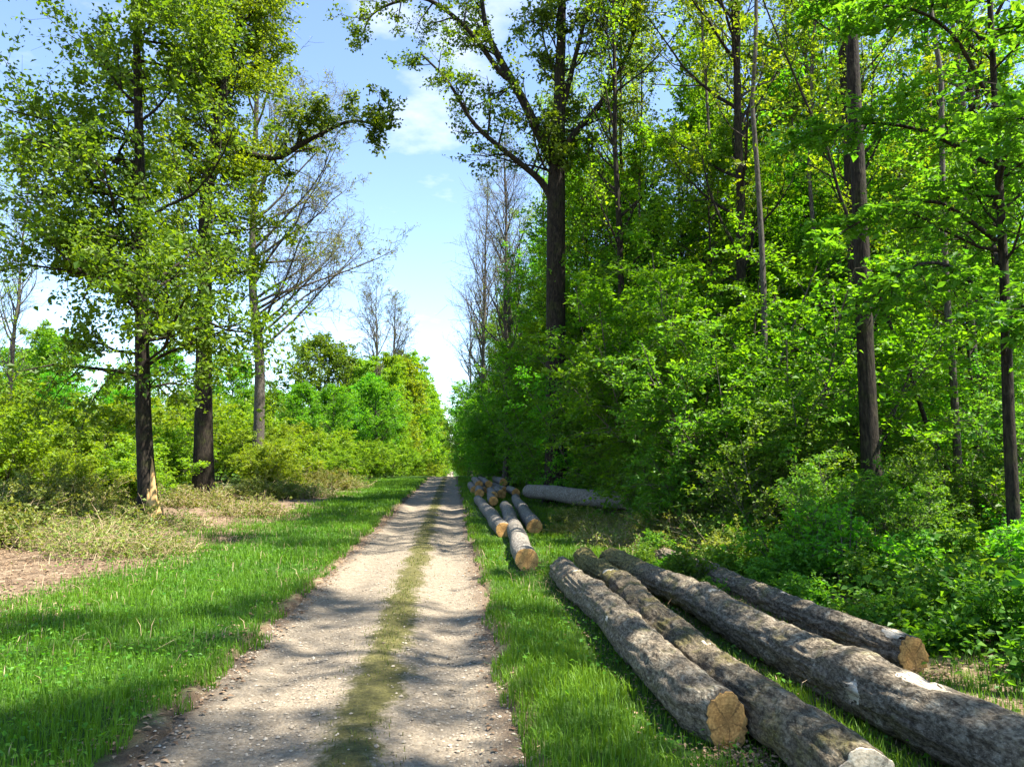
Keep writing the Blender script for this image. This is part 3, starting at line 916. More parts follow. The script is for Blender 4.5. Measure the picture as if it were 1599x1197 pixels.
BARE = [
    make_pole_tree('poplar_tree', 22, 0.19, 0.22, 3.6, 34, 8, 5, 0, 0.1, 'oak_leaf', 'grey_bark', 36, 0.15, twig=0.009),
    make_pole_tree('poplar_tree', 24, 0.20, 0.28, 3.8, 34, 8, 5, 1, 0.08, 'bramble_leaf', 'grey_bark', 34, 0.16, twig=0.009),
    make_pole_tree('poplar_tree', 24, 0.26, 0.30, 4.2, 34, 8, 5, 2, 0.10, 'bramble_leaf', 'grey_bark', 38, 0.16, twig=0.022),
]
singled = [
    (HP[1], 5.85, 26.0, 1.0, 0.4, 'slim straight dark trunk standing just right of the big forked oak'),
    (STRAIGHT, 7.42, 13.0, 1.0, 2.0, 'straight dark tree trunk rising from the brush behind the longest logs'),
    (STRAIGHT, 9.5, 17.0, 1.1, 1.1, 'dark trunk standing close behind the straight trunk by the logs'),
    (HP[0], 8.7, 22.0, 1.1, 4.0, 'dark trunk half hidden by hazel leaves deep in the wood'),
    (HP[3], 9.5, 16.0, 0.55, 3.0, 'thin pole standing tight beside the straight trunk behind the logs'),
]
for p, x, y, s, rz, lab in singled:
    tag(place(p, x, y, s, rz), lab, 'tree', 'trees of the wood')
lean_pole = make_pole_tree('ash_tree', 14, 0.055, 0.5, 1.2, 16, 5, 3, 4, 0.09, 'poplar_leaf', 'dark_bark', lean=(-4.6, 0.3))
tag(place(lean_pole, 10.6, 15.0, 1.0, 0.0), 'thin pole leaning towards the track among the straight trunks', 'tree')
wood = [(13.5, 13.0), (12.0, 20.5), (15.5, 21.0), (10.5, 26.0), (14.0, 28.0), (18.5, 27.0), (7.8, 31.0), (12.0, 34.0), (17.5, 36.0),
        (22.0, 33.0), (6.2, 38.0), (10.0, 42.0), (15.0, 45.0), (21.0, 45.0), (27.0, 42.0), (5.4, 48.0), (8.8, 54.0), (13.5, 57.0), (20.0, 57.0),
        (28.0, 55.0), (5.8, 62.0), (10.5, 70.0), (17.0, 70.0), (25.0, 70.0), (35.0, 62.0), (5.0, 78.0), (8.0, 92.0), (5.2, 108.0), (6.5, 130.0),
        (33.0, 80.0), (23.0, 85.0), (14.0, 88.0), (10.0, 6.0), (20.0, 19.0), (24.0, 25.0), (8.6, 3.6), (9.0, 0.0), (8.4, -4.5), (7.6, 2.2), (6.9, -1.6)]  # nearest ones stand out of view, added to shade the near track and verge
for k, (x, y) in enumerate(wood):
    o = place(HP[int(rng.integers(0, 4))], x + rng.uniform(-0.5, 0.5), y + rng.uniform(-0.6, 0.6), rng.uniform(0.85, 1.15), rng.uniform(0, 6.28))
    zone = 'past the right edge of view, shading the near ground' if y < 16 else 'beyond the straight trunk by the logs' if y < 30 else 'behind the big forked oak' if y < 50 else 'far back in the wood' if x > 9 else 'at the wood edge far down the track'
    tag(o, 'tall dark-stemmed tree in thin spring leaf ' + zone, 'tree', 'trees of the wood')
for k, (x, y, s, lab) in enumerate([(2.9, 42, 0.86, 'leafless grey tree with upright twigs rising above the hazel wall'), (2.2, 56, 0.95, 'leafless grey tree overhanging the track beyond the big forked oak'),
                                    (1.9, 78, 0.85, 'leafless grey tree overhanging the track beyond the big forked oak'), (3.6, 47, 0.92, 'leafless grey tree with upright twigs rising above the hazel wall'), (2.6, 66, 0.95, 'leafless grey tree overhanging the track beyond the big forked oak'), (-10.6, 106, 1.12, 'far grey leafless tree beside the round-headed tree'), (-8.4, 110, 1.08, 'far grey leafless tree rising over the pale green row')]):
    o = place(BARE[2 if y > 100 else k % 2], x, y, s, 1.3 * k + 0.5)
    tag(o, lab, 'tree', 'leafless trees along the track')

# --- slim grey poles standing between the big stems
SLIM = make_pole_tree('ash_tree', 24, 0.085, 0.55, 1.5, 24, 6, 4, 5, 0.10, 'poplar_leaf', 'grey_bark', 38, 0.1)
for k, (x, y) in enumerate([(8.2, 19.2), (10.9, 21.6), (9.0, 25.4), (12.9, 26.8), (11.8, 32.6), (15.4, 30.2), (7.0, 27.6), (16.8, 34.4), (13.8, 38.6), (9.6, 37.0), (18.2, 40.4), (20.8, 36.8), (14.2, 19.6), (16.4, 23.6), (18.8, 24.8), (11.2, 16.2), (22.4, 29.6), (6.6, 44.6), (11.0, 48.0)]):
    o = place(SLIM, x, y, rng.uniform(0.85, 1.2), rng.uniform(0, 6.28))
    tag(o, 'slim grey pole ' + ('among the trunks behind the near logs' if y < 24 else 'in the middle of the wood' if y < 34 else 'far back in the wood'), 'tree', 'slim poles of the wood')

# --- young understorey trees filling the wood
for k, (x, y) in enumerate([(8.4, 23.8), (7.0, 33.5), (11.4, 22.5), (8.6, 27.5), (5.6, 31.0), (8.8, 34.0), (12.2, 25.5), (11.6, 30.0), (6.2, 39.5), (4.9, 43.5), (9.0, 45.0), (13.5, 37.0), (5.6, 50.5), (4.7, 57.0), (9.0, 57.0),
                            (15.2, 25.0), (17.5, 32.0), (13.0, 18.0), (16.5, 22.5), (4.6, 65.0), (4.4, 75.0), (4.4, 88.0), (8.0, 70.0), (14.0, 48.0), (20.0, 38.0), (21.0, 30.0), (12.5, 13.2), (4.2, 100.0), (4.4, 116.0), (19, 48), (25, 36), (26, 48), (5.8, 37.8), (10.4, 24.8), (14.6, 28.0), (7.4, 28.6), (13.2, 23.0), (6.0, 34.5), (17.8, 26.0), (10.2, 38.0), (5.2, 41.0), (11.2, 28.2), (13.0, 32.5), (16.2, 36.0), (9.4, 30.6), (18.6, 29.0), (20.6, 34.0), (14.8, 40.5), (7.6, 36.5), (22.6, 41.0), (12.4, 44.0), (17.0, 24.2), (23.5, 31.0)]):
    o = place(UN[k % 3], x, y, rng.uniform(0.88, 1.12) * (1.3 if y > 27 and x > 7 else 1.0), rng.uniform(0, 6.28))
    lab = ('among the first stems of the wood' if y < 26 else 'in the middle of the wood' if y < 46 else 'far down the wood edge')
    tag(o, ('young hornbeam of layered green sprays ', 'tall young hornbeam with a high green crown ', 'short bushy young hornbeam ')[k % 3] + lab, 'tree', 'young hornbeams of the wood')

# --- shrub wall on the right
HZ = [
    make_shrub('hazel_shrub', 5.6, 4.6, 12, 18, 9, 3, 13, 0.095, 'hazel_leaf'),
    make_shrub('hazel_shrub', 4.6, 4.2, 12, 17, 9, 3, 13, 0.088, 'beech_leaf'),
    make_shrub('hazel_shrub', 7.2, 4.6, 12, 19, 9, 3, 13, 0.098, 'hazel_leaf', flat=0.8),
    make_shrub('hazel_shrub', 3.2, 3.4, 12, 14, 7, 3, 8, 0.085, 'herb_leaf'),
]
front = [
    (1, 5.9, 15.4, 0.95), (0, 5.9, 18.5, 0.95), (3, 5.6, 13.4, 0.70), (2, 5.8, 21.0, 0.95), (1, 5.9, 24.4, 0.95), (0, 5.3, 27.0, 0.9), (1, 4.0, 29.6, 0.85), (3, 5.6, 19.6, 0.6),
    (2, 5.0, 33.5, 1.0), (0, 4.9, 37.6, 0.95), (2, 4.6, 41.0, 1.05), (1, 3.5, 44.5, 1.1), (0, 3.9, 49.0, 1.1), (2, 3.6, 54.0, 1.1),
    (0, 3.4, 60.0, 1.2), (2, 3.4, 67.0, 1.15), (1, 3.2, 74.0, 1.4), (2, 3.2, 83.0, 1.25), (0, 3.0, 93.0, 1.5), (2, 3.0, 105.0, 1.4), (2, 3.2, 120.0, 1.5), (2, 3.2, 140.0, 1.6),
    (0, 7.9, 16.4, 1.05), (2, 7.4, 20.5, 1.1), (0, 7.6, 25.0, 1.15), (2, 6.8, 30.0, 1.2), (2, 6.6, 36.0, 1.25), (2, 6.6, 43.0, 1.3), (2, 6.8, 52.0, 1.4),
    (0, 11.4, 19.0, 0.8), (2, 11.0, 24.0, 1.1), (2, 10.8, 31.0, 1.2), (2, 11.5, 38.0, 1.3), (0, 14.8, 21.0, 0.75), (2, 16.0, 31.0, 1.1), (2, 16.0, 42.0, 1.4),
    (3, 8.6, 12.2, 0.55), (3, 7.0, 11.4, 0.45), (3, 6.2, 11.6, 0.5), (3, 10.0, 11.4, 0.8), (0, 21.0, 28.0, 0.9), (2, 22.0, 38.0, 1.1), (2, 9.4, 62.0, 1.4), (2, 14, 52, 1.4), (1, 6.9, 14.6, 0.7), (1, 5.3, 17.2, 0.62), (3, 4.9, 15.4, 0.62), (3, 5.7, 22.6, 0.7), (1, 5.2, 18.8, 0.45),
]
for k, x, y, s in front:
    o = place(HZ[k], x, y, s, rng.uniform(0, 6.28), sz=s * rng.uniform(0.92, 1.08))
    lab = ('tall hazel shrub of flat green sprays in the leafy wall right of the track', 'dense bright green shrub in the leafy wall right of the track',
           'high upright hazel rising above the leafy wall right of the track', 'low bushy green shrub at the foot of the wood')[k]
    lab = lab.replace(' right of the track', '').replace(' in the leafy wall', '').replace(' above the leafy wall', '').replace(' at the foot of the wood', '')
    lab += (' behind the near logs' if y < 20 else ' around the big forked oak' if y < 32 else ' beside the stacked log pile' if y < 46 else ' far along the track edge') if x < 7 else (' deeper in the wood behind the leafy edge' if y < 30 else ' far back in the wood')
    tag(o, lab, 'shrub', 'shrubs of the wood edge')

# --- low plants between the logs and the wood
HB = [
    make_shrub('leafy_plant', 0.75, 0.9, 12, 7, 3, 2, 4, 0.062, 'herb_leaf', 'herb_leaf', 0.6, 0.025, 0.6, 0.15),
    make_shrub('leafy_plant', 1.15, 1.1, 12, 8, 3, 2, 4, 0.070, 'hazel_leaf', 'twig', 0.7, 0.03, 0.6, 0.2),
    make_shrub('leafy_plant', 0.5, 0.9, 14, 6, 3, 2, 4, 0.060, 'beech_leaf', 'herb_leaf', 0.5, 0.025, 0.6, 0.1),
]
plant_spots = [(3.35, 10.6), (3.9, 11.2), (3.5, 11.9), (4.1, 12.6), (3.6, 13.2), (3.2, 12.6), (4.05, 9.9), (4.0, 8.8), (3.3, 9.6)]
for y in np.arange(4.6, 14.5, 0.62):
    for x in np.arange(4.45 if y < 7.0 else 4.3, 9.2, 0.66):
        if x > 0.80 * y + 1.6: continue
        plant_spots.append((x + rng.uniform(-0.28, 0.28), y + rng.uniform(-0.28, 0.28)))
for x, y in plant_spots:
    k = int(rng.choice(3, p=[0.42, 0.28, 0.30])) if x > 4.9 else int(rng.choice([0, 2]))
    s = rng.uniform(0.65, 1.15) * (0.62 if x < 4.6 else 1.0)
    o = place(HB[k], x, y, s, rng.uniform(0, 6.28))
    tag(o, ('nettle-like green plant ', 'knee-high green seedling bush ', 'low spreading green plant ')[k] + ('beside the dark log lying apart' if x < 5.0 else 'below the slim hornbeam' if y < 9.0 else 'round the foot of the straight trunk behind the logs' if x > 6.2 else 'behind the dark log lying apart'), 'plant', 'undergrowth behind the logs')

# --- left side: bushes, brambles, far trees
YB = [
    make_shrub('willow_bush', 4.4, 4.6, 13, 16, 8, 3, 9, 0.13, 'yellow_leaf'),
    make_shrub('willow_bush', 3.4, 4.2, 13, 15, 8, 3, 9, 0.12, 'poplar_leaf'),
]
for k, x, y, s in [(0, -15.8, 28, 0.95), (1, -13.2, 29, 0.95), (0, -19.0, 32, 1.1), (0, -18.8, 26, 0.9), (1, -12.2, 33, 1.0), (0, -14.5, 36, 1.2), (1, -11.4, 24, 0.62), (0, -17.5, 40, 1.2),
                   (0, -22, 38, 1.2), (1, -8.0, 35, 0.8), (0, -9.0, 40, 0.8), (1, -6.4, 44, 0.75), (0, -11.5, 47, 1.0), (0, -15, 50, 1.3), (0, -26, 46, 1.5), (1, -14.2, 22.5, 0.72), (1, -11.0, 28, 0.8), (0, -19, 55, 1.4), (0, -9, 54, 0.9), (1, -12, 58, 1.2), (1, -6.5, 58, 0.9), (0, -24, 60, 1.5), (0, -31, 56, 1.5), (0, -16, 62, 1.4), (1, -7, 50, 0.8), (0, -29, 40, 1.3), (0, -36, 50, 1.5), (1, -5.2, 64, 0.9), (1, -5.6, 72, 0.9), (1, -5.0, 81, 0.9), (1, -5.4, 92, 1.0), (1, -4.8, 104, 1.0), (1, -5.0, 118, 1.1), (1, -4.6, 134, 1.1), (1, -4.8, 152, 1.2), (1, -5.0, 175, 1.3), (1, -9.5, 84, 1.1), (0, -14, 84, 1.2), (0, -22, 90, 1.4)]:
    zone = 'beside the split-butted oak' if y < 31 else 'behind the stout oak' if y < 48 else 'beyond the clearing' if x < -8 else 'along the far left edge of the track'
    s *= 0.8 if y < 50 else 0.9
    tag(place(YB[k], x, y, s, rng.uniform(0, 6.28)), ('yellow-green willow bush ', 'low fresh green bush ')[k] + zone, 'bush', 'bushes across the clearing')

FAR = [
    make_pole_tree('lime_tree', 15, 0.22, 0.06, 4.4, 60, 7, 4, 9, 0.26, 'hazel_leaf', 'grey_bark', 62, 0.02, 0.2),
    make_pole_tree('maple_tree', 16.5, 0.24, 0.18, 5.2, 70, 8, 4, 10, 0.26, 'oak_leaf', 'grey_bark', 66, 0.04, 0.2),
    make_pole_tree('birch_tree', 19, 0.18, 0.04, 3.2, 60, 7, 4, 8, 0.26, 'poplar_leaf', 'grey_bark', 55, 0.06, 0.2),
]
tag(place(FAR[1], -18.0, 104, 1.08, 0.3), 'round-headed olive-green tree standing beyond the clearing', 'tree')
for k, x, y, s in [(0, -10.2, 66, 0.48), (0, -13.5, 70, 0.52), (0, -17, 74, 0.50), (0, -7.2, 72, 0.55), (0, -21, 80, 0.55), (2, -6.6, 84, 0.62), (0, -9.5, 92, 0.75),
                   (2, -6.0, 100, 0.80), (2, -8.5, 112, 0.95), (0, -13.5, 96, 0.62), (2, -5.2, 122, 0.92), (2, -4.6, 140, 0.95), (2, -4.4, 162, 1.0), (0, -16, 128, 1.0), (2, -4.4, 190, 1.0), (2, -9, 150, 1.1),
                   (0, -26, 92, 0.9), (0, -33, 88, 0.9), (2, -30, 70, 0.5), (0, -38, 76, 0.6), (0, -25, 60, 0.42), (0, -45, 90, 1.0), (2, -52, 100, 1.0), (0, -60, 110, 1.1), (0, -14, 190, 1.1), (0, -24, 185, 1.1), (0, -34, 180, 1.1), (0, -46, 175, 1.2), (0, -58, 170, 1.2), (0, -72, 165, 1.2), (0, -88, 160, 1.2), (0, -20, 150, 0.9), (0, -30, 140, 0.9), (0, -42, 130, 1.0), (2, -11, 98, 0.78), (2, -14.5, 112, 0.88), (2, -7.6, 96, 0.80), (2, -6.2, 114, 0.98), (2, -12.5, 122, 0.98)]:
    tag(place(FAR[k], x, y, s, rng.uniform(0, 6.28)), ('mid-green leafy tree ' + ('behind the low bushes beyond the clearing' if y < 90 else 'near the round-headed tree' if y < 130 and x > -28 else 'on the skyline far beyond the clearing'), '', 'slender pale green tree ' + ('in the row down the left of the track' if x > -12 else 'standing far out beyond the clearing'))[k], 'tree', 'trees beyond the clearing')
for x, y, s in [(5.5, 165, 0.9), (4.6, 195, 0.95), (4.0, 240, 1.0), (-4.2, 235, 1.0), (-9, 260, 1.1), (10, 260, 1.1), (-1.5, 330, 0.7), (3.0, 335, 0.7), (-7, 330, 1.0), (9, 330, 1.0), (-2.9, 262, 0.85), (3.1, 272, 0.85), (-3.4, 210, 0.95), (3.6, 215, 0.9), (0.6, 345, 0.6)]:
    tag(place(FAR[2], x, y, s, rng.uniform(0, 6.28)), 'small pale green tree where the track runs out of sight', 'tree', 'trees at the far end of the track')
tag(place(HP[2], -11.6, 15.6, 0.95, 2.4), 'oak whose leafy branches hang into the clearing beside the split-butted oak', 'tree')
tag(place(HP[2], -19.6, 33.0, 0.72, 0.7), 'thinly leaved tree standing apart beyond the willow bushes', 'tree')
tag(place(BARE[1], -24.5, 44.0, 0.75, 2.2), 'leafless grey tree beyond the willow bushes', 'tree', 'leafless trees along the track')


def make_bramble(name, n, H, W, leafy, pale=1.0):
    root = empty(name)
    a = rng.random(n) * 6.283
    rad = W * 0.5 * np.sqrt(rng.random(n))
    S = np.stack([np.cos(a) * rad, np.sin(a) * rad, np.full(n, -0.03)], 1)
    a2 = rng.random(n) * 6.283
    D = np.stack([np.cos(a2) * 0.55, np.sin(a2) * 0.55, rng.uniform(0.5, 1.3, n)], 1)
    L = H * rng.uniform(0.7, 1.9, n)
    w = Wood()
    P, Rr = grow(S, D, L, np.clip(rng.lognormal(math.log(0.0045), 0.5, n), 0.002, 0.016), 8, 0.13, -0.17, 0.4)
    P[..., 2] = np.maximum(P[..., 2], 0.015)
    w.add(P, Rr, 3)
    S, D, r0, t, par = spawn(P, Rr, 4, 0.2, 1.0, 55, 15, 0.2, 0.2)
    P1, R1 = grow(S, D, L[par] * 0.3 * rng.uniform(0.5, 1.4, len(t)), np.full(len(t), 0.003), 4, 0.2, -0.05, 0.5)
    w.add(P1, R1, 3)
    V = np.concatenate(w.V)
    tn = np.repeat(np.clip(rng.beta(2, 1.6, n), 0, 1), 8 * 3)
    tn = np.concatenate([tn, np.repeat(rng.beta(2, 1.6, len(t)), 4 * 3)])
    link('canes', mesh_from(name + '_canes', V, np.concatenate(w.Q), mat=M['dry_stem'], attrs={'tint': tn}), root)
    if leafy:
        link('foliage', leaves_mesh(name + '_foliage', [twig_leaves(P1, R1, leafy, 0.065, 0.04, 0.4)], M['bramble_leaf']), root)
    return root


BR = [make_bramble('bramble_thicket', 300, 0.8, 1.9, 3), make_bramble('bramble_thicket', 240, 0.5, 2.0, 3), make_bramble('bramble_thicket', 220, 0.7, 2.2, 22)]
for k, x, y, s in [(0, -6.1, 14.0, 0.72), (1, -6.9, 15.2, 0.90), (1, -5.2, 14.0, 0.60), (2, -9.4, 15.6, 1.0), (2, -10.6, 16.4, 1.1), (1, -8.2, 15.4, 0.8), (2, -7.6, 17.6, 0.7), (1, -6.6, 19.0, 0.7),
                   (1, -5.8, 22.5, 0.9), (2, -9.6, 20.0, 0.9), (1, -8.6, 26.5, 1.1), (2, -7.6, 31.5, 0.9), (1, -6.2, 33, 1.1), (2, -6.8, 39, 1.1), (1, -5.6, 40, 1.1), (2, -12, 19.0, 1.2), (2, -11, 22, 1.1)]:
    tag(place(BR[k], x, y, s, rng.uniform(0, 6.28)), ('tangle of pale dry canes at the edge of the clearing', 'low heap of straw-coloured canes at the edge of the clearing', 'dark green bramble clump under the oaks')[k], 'bramble', 'brambles at the edge of the clearing')
for k, x, y, s in [(1, 3.1, 15.0, 0.62), (1, 4.3, 16.4, 0.7), (2, 2.8, 17.2, 0.42), (2, 4.7, 14.7, 0.7), (1, 3.7, 18.6, 0.6), (2, 3.3, 20.0, 0.42), (2, 5.0, 13.0, 0.7), (1, 3.9, 13.6, 0.55)]:
    tag(place(BR[k], x, y, s, rng.uniform(0, 6.28)), ('', 'low tangle of dead canes and twigs between the log piles', 'brownish bramble tangle between the log piles')[k], 'bramble', 'brambles between the log piles')


# ------------------------------------------------------------------ felled logs
def make_log(label, near, far, d_near, d_far, bark, cut_near, cut_far, seed, bend=0.03, knobs=(), scars=(), lift=0.0, near_shape=(1, 1, 0), group='felled logs beside the track', segs=80, rings=None, cat='log', collar=None):
    """near/far: ground points of the two ends. The log lies on the ground, axis along local Z of its parts."""
    lr = np.random.default_rng(seed)
    ax, ay = near; fx, fy = far
    za = float(max(ground_z(ax, ay), -0.02)) + d_near / 2 - 0.03 + lift
    zf = float(max(ground_z(fx, fy), -0.02)) + d_far / 2 - 0.03 + lift
    A = np.array([ax, ay, za]); F = np.array([fx, fy, zf])
    Lg = np.linalg.norm(F - A)
    root = empty('felled_log', tuple(A))
    zdir = Vector((F - A) / Lg)
    side = Vector((0, 0, 1)).cross(zdir).normalized()       # local X: to the left when looking along the log
    up = zdir.cross(side)
    from mathutils import Matrix
    root.rotation_euler = Matrix((side, up, zdir)).transposed().to_euler()
    K = rings or int(max(30, Lg * 28))
    z = np.linspace(0, Lg, K)
    a = np.arange(segs) * 2 * math.pi / segs
    rad = (d_near + (d_far - d_near) * (z / Lg)) / 2
    ph = lr.random(12) * 6.283
    cxo = bend * np.sin(z * 1.1 + ph[0]) + bend * 0.6 * np.sin(z * 2.3 + ph[1])
    cyo = bend * 0.5 * np.sin(z * 1.4 + ph[2])
    cxo -= cxo[0]; cyo -= cyo[0]
    Zg, Ag = np.meshgrid(z, a, indexing='ij')
    rr = rad[:, None] * (1 + 0.035 * np.sin(2 * Ag + ph[3] + 0.4 * Zg) + 0.025 * np.sin(3 * Ag + ph[4] - 0.7 * Zg))
    rr = rr + 0.024 * (fbm(Ag * 1.3 + 40, Zg * 1.6, seed, 3) * (1 - Ag / 6.2832) + fbm((Ag - 6.2832) * 1.3 + 40, Zg * 1.6, seed, 3) * (Ag / 6.2832) - 0.5)
    rr = rr + 0.012 * (vnoise(np.cos(Ag) * 9 + 30, Zg * 14 + np.sin(Ag) * 9, seed + 5) - 0.5)
    # bark plates: long broken furrows running along the stem
    wig = Ag * 22 / 6.2832 + 0.8 * np.sin(Zg * 2.1 + ph[5]) * np.sin(Ag) ** 2
    ridge = np.abs(vnoise(np.mod(wig, 22), Zg * 3.2, seed + 9) - 0.5) * 2
    rr = rr + (0.024 if segs > 40 else 0.0) * (np.clip(ridge * 1.6, 0, 1) - 0.6)
    for (kz, ka, kh, kw) in knobs:
        da = np.angle(np.exp(1j * (Ag - ka)))
        rr = rr + kh * np.exp(-((Zg - kz) / kw) ** 2 - (da * rad[:, None] / kw) ** 2)
    X = cxo[:, None] + rr * np.cos(Ag); Y = cyo[:, None] + rr * np.sin(Ag)
    # trimmed shoulder at the near butt: the sawn face is narrower than the stem
    sx, sy, ox = near_shape
    blend = (1 - sstep(0.0, 0.28, z))[:, None]
    X = X * (1 + (sx - 1) * blend) + ox * blend
    Y = Y * (1 + (sy - 1) * blend)
    V = np.stack([X, Y, np.broadcast_to(z[:, None], X.shape)], -1)
    i = np.arange(K - 1)[:, None] * segs
    j = np.arange(segs)[None, :]; j2 = (j + 1) % segs
    Q = np.stack([i + j, i + segs + j, i + segs + j2, i + j2], -1).reshape(-1, 4)
    bark_part = link('bark', mesh_from('bark', V.reshape(-1, 3), Q, mat=M[bark], smooth=True), root)
    for idx, matn, sgn in ((0, cut_near, -1), (-1, cut_far, 1)):
        ring = V[idx].copy()
        c = ring.mean(0)
        loc = ring - c
        cv, ct, cq = [], [], []
        levels = [(1.0, 0.004), (0.985, 0.012), (0.9, 0.014), (0.6, 0.016), (0.3, 0.012)]
        for f, e in levels:
            q = loc * f
            q[:, 2] = sgn * (e + 0.006 * np.array([vnoise(p_[0] * 9, p_[1] * 9, seed) - 0.5 for p_ in q]))
            cv.append(q)
        cv.append(np.array([[0, 0, sgn * 0.012]]))
        for l in range(len(levels) - 1):
            for s_ in range(segs):
                q = (l * segs + s_, l * segs + (s_ + 1) % segs, (l + 1) * segs + (s_ + 1) % segs, (l + 1) * segs + s_)
                cq.append(q if sgn > 0 else q[::-1])
        l = len(levels) - 1
        for s_ in range(segs):
            t_ = (l * segs + s_, l * segs + (s_ + 1) % segs, len(levels) * segs)
            ct.append(t_ if sgn > 0 else t_[::-1])
        o = link('cut_face', mesh_from('cut_face', np.concatenate(cv), cq, ct, mat=M[matn]), root)
        o.location = tuple(c)
    for (z0, z1, a0, a1, matn, pname, plabel) in scars:
        ni, nj = 14, 12
        pts = []
        for u in np.linspace(0, 1, ni):
            wv = math.sin(math.pi * min(max(u, 0.04), 0.96)) ** 0.45
            for v in np.linspace(-1, 1, nj):
                zz_ = z0 + (z1 - z0) * u + 0.02 * v * math.sin(7 * u)
                aa = (a0 + a1) / 2 + (a1 - a0) / 2 * v * wv * (0.85 + 0.3 * float(vnoise(u * 5, v * 2, seed)))
                ki = int(np.clip(round(zz_ / Lg * (K - 1)), 0, K - 1)); ai = int(round(aa / 6.28318 * segs)) % segs
                base = V[ki, ai]
                cen = np.array([cxo[ki], cyo[ki], 0])
                rloc = np.linalg.norm(base[:2] - cen[:2]) + 0.007 * (1 - v * v) ** 0.3 * wv - 0.004
                pts.append((cen[0] + rloc * math.cos(aa), cen[1] + rloc * math.sin(aa), zz_))
        q = [(i_ * nj + j_, (i_ + 1) * nj + j_, (i_ + 1) * nj + j_ + 1, i_ * nj + j_ + 1) for i_ in range(ni - 1) for j_ in range(nj - 1)]
        o = link(pname, mesh_from(pname, pts, q, mat=M[matn], smooth=True), bark_part)
        if plabel: o['label'] = plabel
    tag(root, label, cat, group)
    return root


make_log('grey log edging the grass verge, its sawn orange face towards the track', (1.60, 4.62), (1.57, 11.0), 0.37, 0.35, 'log_bark', 'cut_orange', 'cut_moss', 11, 0.022,
         knobs=((1.9, 1.14, 0.05, 0.12), (4.2, 2.24, 0.04, 0.15), (0.9, 0.54, 0.03, 0.1)), near_shape=(0.66, 1.0, -0.06),
         scars=((2.45, 2.6, 0.34, 0.64, 'bare_wood', 'bare_patch', None), (5.0, 5.16, 1.24, 1.84, 'bare_wood', 'bare_patch', None)))
make_log('mossy knobbly log squeezed between the orange-faced log and the longest log', (1.97, 3.62), (2.16, 12.2), 0.36, 0.33, 'mossy_bark', 'cut_pale', 'cut_moss', 23, 0.035,
         knobs=((3.6, 0.84, 0.07, 0.14), (6.9, 1.5, 0.05, 0.12), (1.8, 1.2, 0.04, 0.1)), scars=((6.2, 6.34, 0.6, 2.0, 'bare_wood', 'bare_patch', None), (2.2, 2.34, 1.5, 1.9, 'bare_wood', 'bare_patch', None)))
make_log('longest thick grey log with bare white scars on its bark', (3.00, 2.9), (2.58, 12.0), 0.43, 0.35, 'log_bark', 'cut_pale', 'cut_moss', 37, 0.03,
         knobs=((2.35, 1.6, 0.05, 0.22), (5.2, 1.4, 0.035, 0.12)),
         scars=((1.45, 1.9, 1.15, 2.0, 'bare_wood', 'bare_patch', 'white bare patch on top of the log'), (2.02, 2.17, -0.25, 0.62, 'bare_wood', 'bare_patch', 'white vertical scar on the flank'),
                (4.9, 5.0, 1.0, 1.9, 'bare_wood', 'bare_patch', None)))
make_log('short-looking dark log lying apart at the edge of the undergrowth', (3.70, 6.05), (3.70, 14.3), 0.32, 0.27, 'log_bark', 'cut_orange', 'cut_pale', 41, 0.03, near_shape=(0.78, 1.0, -0.03),
         scars=((0.0, 0.30, 1.0, 2.0, 'bare_wood', 'bare_patch', None), (2.1, 2.3, 1.3, 1.8, 'bare_wood', 'bare_patch', None)))
# the second pile, further down the track
make_log('pale grey log nearest the far gravel, lying along the verge', (1.14, 16.8), (0.98, 29.0), 0.35, 0.32, 'pale_bark', 'cut_orange', 'cut_orange', 51, 0.014, segs=24, rings=90)
make_log('pale log of the far pile with its orange face low in the grass', (1.17, 11.9), (1.70, 24.2), 0.37, 0.34, 'pale_bark', 'cut_orange', 'cut_orange', 53, 0.014, segs=24, rings=90)
make_log('light brown log on the wood side of the far pile', (1.90, 17.6), (2.42, 29.0), 0.36, 0.32, 'pale_bark', 'cut_orange', 'cut_pale', 57, 0.014, segs=24, rings=90)
make_log('thick grey log lying crosswise behind the far pile', (4.75, 20.4), (2.80, 27.8), 0.50, 0.48, 'pale_bark', 'cut_pale', 'cut_pale', 59, 0.03, segs=28, rings=90, lift=0.30)
for k, (x, y, d, dz, lab) in enumerate([(1.02, 34.6, 0.40, 0.0, 'orange-ended log at the track side of the stacked pile'), (1.48, 35.0, 0.36, 0.0, 'orange-ended log lying second from the track in the stacked pile'),
                                        (1.92, 34.8, 0.36, 0.0, 'orange-ended log lying third from the track in the stacked pile'), (1.24, 35.2, 0.34, 0.31, 'orange-ended log resting on top of the stacked pile'),
                                        (1.70, 35.4, 0.34, 0.31, 'orange-ended log resting on top of the stacked pile'), (2.40, 35.0, 0.36, 0.0, 'orange-ended log at the wood side of the stacked pile'),
                                        (2.55, 38.0, 0.40, 0.25, 'orange-ended log jutting up behind the stacked pile')]):
    make_log(lab, (x, y), (x + 0.15 * math.sin(k), y + 7.5), d, d * 0.9, 'pale_bark', 'cut_orange', 'cut_orange', 61 + k, 0.02, segs=20, rings=40, lift=dz, group='stacked logs further down the track')
for k, (x, y, d) in enumerate([(1.55, 28.6, 0.34), (1.95, 30.2, 0.36), (1.10, 30.6, 0.36), (2.55, 30.4, 0.34), (1.42, 26.2, 0.32)]):
    make_log(('orange-ended log poking out behind the pale logs of the far pile', 'orange-ended log lying between the far pile and the stacked pile', 'orange-ended log by the gravel between the far pile and the stacked pile', 'orange-ended log by the shrubs between the far pile and the stacked pile', 'slim log tucked between the pale logs of the far pile')[k], (x, y), (x + 0.1, y + 4.5), d, d * 0.95, 'pale_bark', 'cut_orange', 'cut_orange', 81 + k, 0.02, segs=20, rings=40, lift=0.1)


